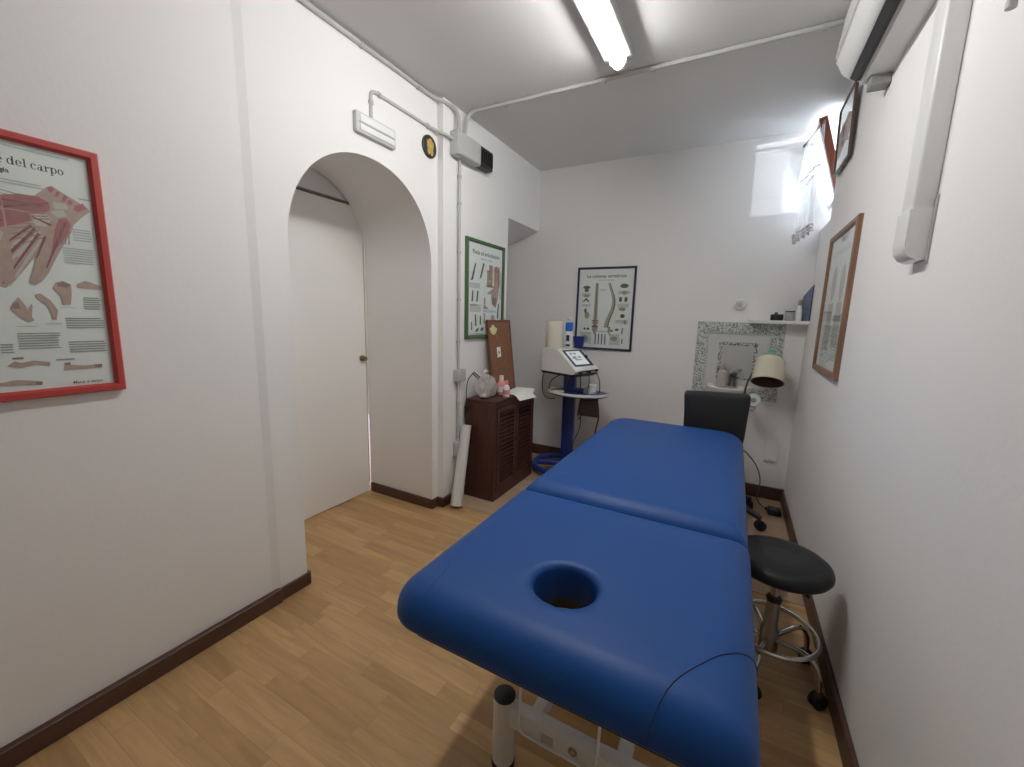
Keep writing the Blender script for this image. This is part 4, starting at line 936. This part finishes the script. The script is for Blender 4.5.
q = MB(); q.lathe([(0, 0), (.040, 0), (.046, .008), (.046, .020), (.040, .030), (0, .032)], (0, 0, 0), 28, 'z', False)
rm2 = Matrix.Translation((LXp + .058, LYp - .02, .770)) @ Matrix.Rotation(math.radians(80), 4, 'X')
for v in q.bm.verts: v.co = rm2 @ v.co
kn = q.build('joint_disc', white_gloss, la)
q = MB(); q.lathe([(0, .032), (.017, .032), (.014, .042), (0, .043)], (0, 0, 0), 20, 'z', False)
for v in q.bm.verts: v.co = rm2 @ v.co
q.build('joint_button', mint, kn)
MB().box((LXp - .006, LYp - .014, .755), (LXp + .06, LYp + .010, .78), .006, 2).build('joint_arm', white_plastic, la)
q = MB(); q.sphere((LXp + .045, LYp - .012, .712), .030, sc=(1.1, .8, .8)); q.build('joint_knob', mat('pale_pink', (.66, .56, .53), .5), la)
MB().lathe([(0, 0), (.088, 0), (.090, .012), (.08, .02), (.02, .028), (.012, .04), (0, .04)], (LXp - .018, LYp, 0), 36, 'z', False).build('lamp_base', black_plastic, la)
pa = thing('power_adapter', 'black power adapter with a looping cord on the floor in the far right corner', 'adapter', (.352, 3.22, 0))
MB().box((.312, 3.18, .0), (.392, 3.26, .045), .012, 3).build('adapter_body', black_plastic, pa)
MB().box((.30, 3.235, .012), (.314, 3.255, .03), .003, 1).build('plug', rubber, pa)
MB().tube([(.10, 3.36, .40), (.15, 3.37, .365), (.215, 3.385, .29), (.255, 3.39, .20), (.262, 3.39, .11), (.25, 3.37, .045), (.285, 3.30, .012), (.33, 3.25, .02)], .0045, 8, smooth_n=6).build('power_cord', mat('cord_grey', (.10, .09, .08), .5), pa)

# ------------------------------------------------------------------ louvred cabinet
CX0, CX1, CY0, CY1, CZ = -1.632, -1.392, 2.362, 2.985, .722
cb = thing('louvred_cabinet', 'dark mahogany louvred cabinet standing against the pier wall', 'cabinet', ((CX0 + CX1) / 2, (CY0 + CY1) / 2, 0))
MB().box((CX0, CY0, 0), (CX1 - .018, CY0 + .018, CZ - .018), .001, 1).build('side_panel', mahogany, cb)
MB().box((CX0, CY1 - .018, 0), (CX1 - .018, CY1, CZ - .018), .001, 1).build('side_panel', mahogany, cb)
MB().box((CX0, CY0, CZ - .018), (CX1 + .006, CY1 + .004, CZ), .004, 2).build('cabinet_top', mahogany, cb)
MB().box((CX0, CY0 + .018, .03), (CX0 + .006, CY1 - .018, CZ - .018)).build('back_panel', mahogany, cb)
MB().box((CX0 + .006, CY0 + .018, .03), (CX1 - .03, CY1 - .018, .045)).build('bottom_panel', mahogany, cb)
ff = MB()
ff.box((CX1 - .018, CY0, 0), (CX1, CY0 + .030, CZ - .018), .001, 1).box((CX1 - .018, CY1 - .030, 0), (CX1, CY1, CZ - .018), .001, 1)
ff.box((CX1 - .018, CY0 + .03, 0), (CX1, CY1 - .03, .055), .001, 1).box((CX1 - .018, CY0 + .03, CZ - .05), (CX1, CY1 - .03, CZ - .018), .001, 1)
ff.build('face_frame', mahogany, cb)
ym = (CY0 + CY1) / 2
for (y0, y1, ky) in ((CY0 + .032, ym - .002, ym - .02), (ym + .002, CY1 - .032, ym + .02)):
    d_ = MB(); z0, z1 = .058, CZ - .053; x0, x1 = CX1 - .014, CX1 + .006; sw = .036
    d_.box((x0, y0, z0), (x1, y0 + sw, z1), .0015, 1).box((x0, y1 - sw, z0), (x1, y1, z1), .0015, 1).box((x0, y0 + sw, z0), (x1, y1 - sw, z0 + .05), .0015, 1).box((x0, y0 + sw, z1 - .04), (x1, y1 - sw, z1), .0015, 1)
    n = 17
    for k in range(n):
        zc = z0 + .062 + k * (z1 - .05 - z0 - .062) / (n - 1)
        d_.prism([(x1 - .002, zc - .010), (x1, zc - .006), (x0 + .004, zc + .007), (x0 + .002, zc + .003)], lambda u, v, d: (u, d, v), y0 + sw, y1 - sw)
    do = d_.build('louvred_door', mahogany, cb, smooth=False)
    MB().lathe([(0, 0), (.006, 0), (.006, .008), (.011, .014), (.009, .02), (0, .022)], (x1, ky, .40), 14, 'x', False).build('knob', mahogany, do)

# things on and beside the cabinet
CTZ = CZ
ro = MB(); A_ = Vector((-1.562, 2.155, .004)); B_ = Vector((-1.588, 2.312, .545)); dv = (B_ - A_).normalized()
side = dv.cross(Vector((0, 0, 1))).normalized(); upv = side.cross(dv)
def rr(c, r): return [c + (side * math.cos(2 * PI * k / 28) + upv * math.sin(2 * PI * k / 28)) * r for k in range(28)]
A2 = A_ + dv * .014
ro.rings([rr(B_ - dv * .03, .028), rr(B_, .028), rr(B_, .0335), rr(A2, .041), rr(A2, .034), rr(A2 + dv * .03, .034)])
tag(ro.build('paper_roll', mat('roll_white', (.70, .71, .70), .45, var=.03), None), 'white rolled sheet leaning upright between the pier and the louvred cabinet', 'roll')

ckb = thing('cork_board', 'brown cork board leaning on the wall on top of the louvred cabinet', 'board', (-1.56, 2.76, CTZ))
Bo = Vector((-1.555, 2.60, CTZ + .001)); Bu = Vector((0, 1, 0)); Bv = Vector((-.068, 0, .545)); hh = Bv.length; Bv = Bv / hh; Bn = Bu.cross(Bv)
bp3 = lambda u, v, d: Bo + Bu * u + Bv * v + Bn * d
BW = .335
MB().prism([(.01, .01), (BW - .01, .01), (BW - .01, hh - .01), (.01, hh - .01)], bp3, .001, .011).build('cork_sheet', cork, ckb, smooth=False)
fm = MB()
for q in ([(0, 0), (.012, 0), (.012, hh), (0, hh)], [(BW - .012, 0), (BW, 0), (BW, hh), (BW - .012, hh)], [(.012, 0), (BW - .012, 0), (BW - .012, .012), (.012, .012)], [(.012, hh - .012), (BW - .012, hh - .012), (BW - .012, hh), (.012, hh)]): fm.prism(q, bp3, 0, .016)
fm.build('board_frame', wood_mat('board_edge', (.15, .065, .035), (.22, .10, .055), 2, 6), ckb, smooth=False)
nt_ = MB(); nt_.prism([(.07 + .05 * math.cos(t) * (1 + .18 * math.sin(5 * t)), hh - .075 + .032 * math.sin(t) * (1 + .2 * math.cos(4 * t))) for t in [2 * PI * k / 20 for k in range(20)]], bp3, .0112, .014)
tag(nt_.build('cream_badge', yellow_cream, None, smooth=False), 'cream flower-like badge pinned near the top of the cork board', 'badge')
nt_ = MB(); nt_.prism([(.10, .265), (.155, .268), (.153, .345), (.098, .342)], bp3, .0112, .0125); nt2 = nt_.build('paper_note', paper_white, None, smooth=False)
tag(nt2, 'small white paper note on the middle of the cork board', 'note')
mk = MB(); mk.prism([(.118, .295), (.138, .295), (.136, .312), (.120, .312)], bp3, .0126, .0129); mk.build('note_mark', muscle_dark, nt2, smooth=False)

bgm = MB(); rr_ = bmesh.ops.create_icosphere(bgm.bm, subdivisions=4, radius=1.0)
rnd = random.Random(3); ph = [[rnd.uniform(0, 6.28) for _ in range(3)] for _ in range(6)]
for v in rr_['verts']:
    p = v.co.copy(); k = 1.0
    for j in range(6): k += .055 * math.sin(p.x * (3 + j * 2) + ph[j][0]) * math.sin(p.y * (4 + j * 1.7) + ph[j][1]) * math.cos(p.z * (3 + j * 2.3) + ph[j][2])
    z = p.z * .085 * k
    v.co = Vector((-1.535 + p.x * .075 * k, 2.475 + p.y * .095 * k, CTZ + .080 + max(z, -.078)))
for f_ in bgm.bm.faces: f_.material_index = 0
bag = bgm.build('plastic_bag', bag_plastic, None, angle=25)
tag(bag, 'crumpled clear plastic bag at the near end of the cabinet top', 'bag')
MB().tube([(-1.545, 2.46, CTZ + .15), (-1.55, 2.45, CTZ + .17), (-1.54, 2.48, CTZ + .19), (-1.55, 2.51, CTZ + .185)], [.022, .012, .016, .006], 9, smooth_n=4).build('bag_knot', bag_plastic, bag)
for i, (x, y, z, r, m_, lab) in enumerate(((-1.56, 2.45, .030, .022, flesh_dark, 'brown'), (-1.52, 2.50, .035, .026, paper_white, 'white'))): pass
MB().box((-1.545, 2.40, CTZ + .012), (-1.495, 2.455, CTZ + .045), .006, 2).build('bag_content', paper_white, bag)
MB().box((-1.555, 2.49, CTZ + .012), (-1.505, 2.55, CTZ + .04), .006, 2).build('bag_content', mat('carton_brown', (.30, .16, .10), .6), bag)
cd = thing('charger_cable', 'black cable with two thin rods drooping over the near end of the cabinet', 'cable', (-1.55, 2.36, CTZ))
MB().tube([(-1.60, 2.395, CTZ + .175), (-1.52, 2.425, CTZ + .105)], .0045, 8).tube([(-1.595, 2.41, CTZ + .180), (-1.505, 2.445, CTZ + .105)], .0045, 8).tube([(-1.60, 2.395, CTZ + .175), (-1.595, 2.41, CTZ + .180)], .006, 8).build('cable_rods', black_plastic, cd)
MB().tube([(-1.60, 2.395, CTZ + .172), (-1.612, 2.36, CTZ + .13), (-1.615, 2.345, CTZ + .06), (-1.613, 2.342, CTZ - .02), (-1.612, 2.342, CTZ - .055)], .003, 8, smooth_n=6).build('cable_cord', black_plastic, cd)
MB().box((-1.622, 2.330, CTZ - .095), (-1.602, 2.354, CTZ - .05), .004, 2).build('cable_plug', black_plastic, cd)
def pink_bottle(x, y, s, label, m1, m2):
    t = thing('lotion_bottle', label, 'bottle', (x, y, CTZ), 'lotion bottles on the cabinet')
    MB().lathe([(0, CTZ), (.024 * s, CTZ), (.026 * s, CTZ + .006), (.026 * s, CTZ + .07 * s), (.018 * s, CTZ + .088 * s), (.010 * s, CTZ + .095 * s), (0, CTZ + .095 * s)], (x, y, 0), 22, 'z', False).build('bottle_body', m1, t)
    MB().lathe([(0, CTZ + .095 * s), (.014 * s, CTZ + .095 * s), (.013 * s, CTZ + .125 * s), (0, CTZ + .127 * s)], (x, y, 0), 18, 'z', False).build('bottle_cap', m2, t)
    MB().lathe([(.0264 * s, CTZ + .02 * s), (.0264 * s, CTZ + .055 * s)], (x, y, 0), 22, 'z', False).build('bottle_label', pink if m1 is not pink else paper_white, t)
pink_bottle(-1.495, 2.625, 1.15, 'taller pink bottle with white cap in front of the cork board', pink, paper_white)
pink_bottle(-1.425, 2.575, .95, 'shorter white bottle with pink label at the front edge of the cabinet top', paper_white, pink)
pm = MB()
for k, (x0, y0, a, m_) in enumerate(((-1.50, 2.66, .06, 0), (-1.475, 2.64, -.08, 0), (-1.49, 2.68, .15, 0))):
    c, s_ = math.cos(a), math.sin(a); z = CTZ + .002 + k * .0022
    N_ = 8; r0 = []
    for i in range(N_ + 1):
        u = .16 * i / N_; drop = .0
        r0.append([(u, 0), (u, .26)])
    g = []
    for i in range(N_ + 1):
        row = []
        for j in (0, 1):
            u, w = r0[i][j]; X_ = x0 + u * c - w * s_; Y_ = y0 + u * s_ + w * c
            over = max(0, X_ - (CX1 + .008)); row.append(Vector((X_ - over * .35, Y_, z - over * .55 + .004 * math.sin(w * 20 + u * 9 + k))))
        g.append(row)
    top = [r[0] for r in g] + [r[1] for r in g[::-1]]
    pm.rings([[p for p in r] + [q + Vector((0, 0, .001)) for q in r[::-1]] for r in g])
tag(pm.build('paper_sheets', paper_white, None), 'loose white paper sheets on the front of the cabinet top', 'papers')

# ------------------------------------------------------------------ therapy trolley and device
MX, MY = -1.168, 3.20
tr_ = thing('equipment_trolley', 'blue column trolley with a round tray standing by the far wall', 'trolley', (MX, MY, 0))
MB().box((MX - .048, MY - .035, .06), (MX + .048, MY + .035, .844), .012, 3).build('column', blue_metal, tr_)
MB().torus((MX + .0, MY, .055), .245, .024, 56, 12, sx=1.15, sy=1.0).build('base_ring', blue_metal, tr_)
for a in (20, 110, 200, 290):
    d = Vector((math.cos(math.radians(a)) * 1.12, math.sin(math.radians(a)), 0))
    MB().tube([Vector((MX, MY, .075)), Vector((MX, MY, .065)) + d * .24], [.03, .024], 12).build('base_arm', blue_metal, tr_)
    mb = MB(); p = Vector((MX, MY, 0)) + d * .235; caster(mb, p.x, p.y, a, .022, .03); mb.build('caster', rubber, tr_)
TXc, TYc, TZc = -1.075, 3.145, .690
el_ = lambda k, z: [Vector((TXc + .245 * k * math.cos(2 * PI * i / 48), TYc + .19 * k * math.sin(2 * PI * i / 48), z)) for i in range(48)]
MB().rings([el_(.94, TZc), el_(.98, TZc + .004), el_(1, TZc + .012), el_(1.0, TZc + .022), el_(.985, TZc + .022), el_(.965, TZc + .016)]).build('tray', blue_metal, tr_)
MB().rings([el_(1.008, TZc + .012), el_(1.016, TZc + .020), el_(1.012, TZc + .030), el_(.99, TZc + .032), el_(.97, TZc + .026), el_(.964, TZc + .018)], True, False, False).build('tray_rim', white_gloss, tr_)
q_ = MB(); q_.box((-.18, -.13, .843), (.17, .13, .855), .005, 2)
for v in q_.bm.verts: v.co = Matrix.Translation((-1.19, 3.20, 0)) @ Matrix.Rotation(math.radians(-21), 4, 'Z') @ v.co
q_.build('top_plate', black_plastic, tr_)

dv_ = thing('therapy_device', 'white wedge-shaped therapy device with a screen on top of the blue trolley', 'device', (-1.22, 3.19, .863))
an = math.radians(-21); DO = Vector((-1.405, 3.125, .860)); DX = Vector((math.cos(an), math.sin(an), 0)); DY = Vector((-math.sin(an), math.cos(an), 0))
dp = lambda u, w, v: DO + DX * u + DY * w + Vector((0, 0, v))
prof = [(0, .012), (.008, .002), (.350, .002), (.372, .012), (.382, .030), (.376, .042), (.190, .186), (.170, .194), (.012, .194), (0, .182)]
mb = MB(); mb.rings([[dp(u, w, v) for u, v in [((a - .19) * k + .19, (b - .09) * k + .09) for a, b in prof]] for w, k in ((.0, .965), (.006, .99), (.014, 1.0), (.276, 1.0), (.284, .99), (.29, .965))]); mb.build('device_body', white_gloss, dv_, angle=35)
mb = MB(); mb.rings([[dp(u, w, v) for u, v in ((0.002, -.004), (.365, -.004), (.37, .006), (.0, .006))] for w in (.004, .286)]); mb.build('device_base', black_plastic, dv_)
a0 = Vector((.190, .186)); a1 = Vector((.376, .042)); sd_ = (a1 - a0); sl_ = sd_.length; sd_.normalize(); sn_ = Vector((-sd_.y, sd_.x)); sn_ = sn_ if sn_.y > 0 else -sn_
sp = lambda s, w, d: dp(a0.x + sd_.x * s + sn_.x * d, w, a0.y + sd_.y * s + sn_.y * d)
scr = MB(); scr.prism([(.010, .035), (sl_ - .040, .035), (sl_ - .040, .262), (.010, .262)], lambda u, v, d: sp(u, v, d), -.002, .004); so_ = scr.build('screen_bezel', mat('bezel_navy', (.03, .04, .06), .3), dv_, smooth=False)
sg = MB(); mats_ = [screen_white, ink_grey, black_plastic]; sg.m(0).prism([(.026, .055), (sl_ - .056, .055), (sl_ - .056, .222), (.026, .222)], lambda u, v, d: sp(u, v, d), .004, .0045)
sg.m(1)
for (u, v, a, b) in ((.045, .08, .02, .03), (.045, .125, .02, .03), (.085, .08, .03, .05), (.085, .15, .02, .035), (.12, .09, .012, .08)): sg.prism([(u, v), (u + a, v), (u + a, v + b), (u, v + b)], lambda p, q, d: sp(p, q, d), .0045, .0048)
sg.build('screen', mats_, so_, smooth=False)
kb = MB(); c_ = sp(.10, .242, .004); kb.tube([c_, sp(.10, .242, .018)], [.014, .012], 18); kb.build('control_knob', black_plastic, dv_)
hk_ = MB(); hk_.box(dp(0.365, .02, .018), dp(0.410, .05, .034), .004, 1).box(dp(0.365, .12, .018), dp(0.405, .16, .034), .004, 1).box(dp(0.350, .225, .022), dp(0.395, .26, .040), .004, 1); hk_.tube([dp(0.385, .03, .03), dp(0.395, .14, .035), dp(0.380, .25, .034)], .005, 8); hk_.build('probe_hook', black_plastic, dv_)
for pts in ([dp(0.400, .03, .02), dp(0.405, .03, -.04), dp(0.380, .06, -.12), dp(0.350, .02, -.165)],
            [dp(0.395, .14, .02), dp(0.410, .13, -.07), dp(0.390, .10, -.17), dp(0.385, .05, -.26), dp(0.370, .06, -.33)],
            [dp(0.385, .24, .02), dp(0.420, .25, -.06), dp(0.430, .23, -.16), dp(0.400, .15, -.25), dp(0.360, .08, -.36)],
            [dp(0.020, .02, .0), dp(0.035, -.01, -.09), dp(0.060, -.02, -.18), dp(0.120, -.03, -.21), dp(0.200, -.02, -.20)],
            [dp(0.220, .01, -.005), dp(0.150, -.02, -.06), dp(0.110, -.01, -.145)],
            [dp(0.320, .01, -.005), dp(0.315, -.02, -.06), dp(0.320, -.03, -.16), dp(0.330, -.02, -.25)]):
    MB().tube(pts, .0038, 7, smooth_n=6).build('cable', black_plastic, dv_)
DT = .860 + .195
pr = thing('paper_towel_roll', 'cream paper roll standing on top of the white therapy device', 'paper roll', (-1.325, 3.195, DT))
MB().lathe([(.02, DT), (.069, DT), (.071, DT + .004), (.071, DT + .212), (.069, DT + .216), (.02, DT + .216)], (-1.325, 3.195, 0), 40, 'z', False).lathe([(.02, DT), (.02, DT + .216)], (-1.325, 3.195, 0), 24, 'z', False).build('roll_paper', mat('towel_cream', (.76, .70, .60), .85, var=.02), pr)
MB().lathe([(.0205, DT - .0), (.0175, DT), (.0175, DT + .216), (.0205, DT + .216)], (-1.325, 3.195, 0), 20, 'z', False).build('roll_core', cork, pr)
sb = thing('spray_bottle', 'slim white bottle with a bright blue cap beside the paper roll', 'bottle', (-1.222, 3.262, DT))
MB().lathe([(0, DT - .002), (.030, DT - .002), (.032, DT), (.032, DT + .125), (.030, DT + .135), (0, DT + .135)], (-1.222, 3.262, 0), 24, 'z', False).build('bottle_body', white_gloss, sb)
MB().lathe([(.0325, DT + .15), (.0325, DT + .205), (.028, DT + .21), (0, DT + .21)], (-1.222, 3.262, 0), 24, 'z', False).lathe([(0, DT + .135), (.028, DT + .135), (.0325, DT + .15)], (-1.222, 3.262, 0), 24, 'z', False).build('bottle_cap', blue_bright, sb)
MB().lathe([(0, DT + .21), (.012, DT + .21), (.012, DT + .232), (.02, DT + .235), (.02, DT + .245), (0, DT + .246)], (-1.222, 3.262, 0), 16, 'z', False).build('nozzle', white_gloss, sb)
MB().box((-1.232, 3.226, DT + .055), (-1.206, 3.234, DT + .105), .001, 1).box((-1.234, 3.226, DT + .012), (-1.200, 3.234, DT + .03), .001, 1).build('bottle_label', navy_paint, sb)
cu = thing('blue_cup', 'dark blue cup on the far side of the therapy device beside the screen', 'cup', (-1.115, 3.285, DT - .05))
MB().lathe([(0, DT), (.037, DT), (.051, DT + .095), (.047, DT + .095), (.034, DT + .008), (0, DT + .008)], (-1.150, 3.308, 0), 28, 'z', False).build('cup_body', blue_plastic, cu)
ZTr = TZc + .022
gb = thing('gel_bottle', 'small white gel tub on the trolley tray under the screen', 'tub', (-.965, 3.16, ZTr))
MB().lathe([(0, ZTr - .004), (.032, ZTr - .004), (.034, ZTr + .05), (.032, ZTr + .055), (0, ZTr + .056)], (-.965, 3.16, 0), 24, 'z', False).build('tub_body', white_gloss, gb)
MB().lathe([(0, ZTr + .056), (.039, ZTr + .056), (.039, ZTr + .068), (0, ZTr + .070)], (-.965, 3.16, 0), 24, 'z', False).build('tub_lid', paper_white, gb)
pb = thing('ultrasound_probe', 'blue handheld ultrasound probe lying on the trolley tray', 'probe', (-1.06, 3.09, ZTr))
MB().tube([(-1.10, 3.10, ZTr + .022), (-1.03, 3.085, ZTr + .022), (-.995, 3.075, ZTr + .024)], [.018, .02, .024], 14).build('probe_grip', blue_metal, pb)
MB().cyl((-.995, 3.075, ZTr + .024), (-.982, 3.072, ZTr + .024), .028, 20).build('probe_face', steel, pb)
tl_ = thing('electrode_pads', 'yellowish electrode pad lying at the left of the trolley tray', 'pad', (-1.22, 3.05, ZTr))
MB().box((-1.265, 3.04, ZTr - .002), (-1.165, 3.10, ZTr + .008), .004, 2).build('pad_body', yellow_cream, tl_)
MB().tube([(-1.17, 3.07, ZTr + .006), (-1.14, 3.09, ZTr + .012), (-1.12, 3.13, ZTr + .004)], .004, 7, smooth_n=4).build('pad_lead', black_plastic, tl_)
po = thing('hanging_pouch', 'dark brown pouch hanging below the front of the trolley tray', 'pouch', (-1.0, 3.10, .50))
mb = MB(); rs = []
for z, w, t in ((.545, .165, .030), (.55, .170, .036), (.61, .168, .040), (.66, .150, .034), (.685, .146, .020)):
    rs.append([Vector((-.955 + w / 2 * math.copysign(abs(math.cos(q)) ** .4, math.cos(q)), 3.06 + t / 2 * math.sin(q), z)) for q in [2 * PI * i / 24 for i in range(24)]])
mb.rings(rs); mb.build('pouch_body', brown_pouch, po, angle=60)
MB().box((-1.01, 3.052, .683), (-.88, 3.068, .690), .002, 1).build('pouch_strap', black_plastic, po)
MB().tube([(-1.02, 3.06, .55), (-1.02, 3.065, .44), (-1.08, 3.075, .28), (-1.085, 3.08, .15)], .0035, 7, smooth_n=5).build('pouch_lead', black_plastic, po)
MB().tube([(-.882, 3.055, .64), (-.87, 3.05, .54), (-.89, 3.06, .43), (-.895, 3.07, .30)], .006, 7, smooth_n=5).build('pouch_lead', black_plastic, po)
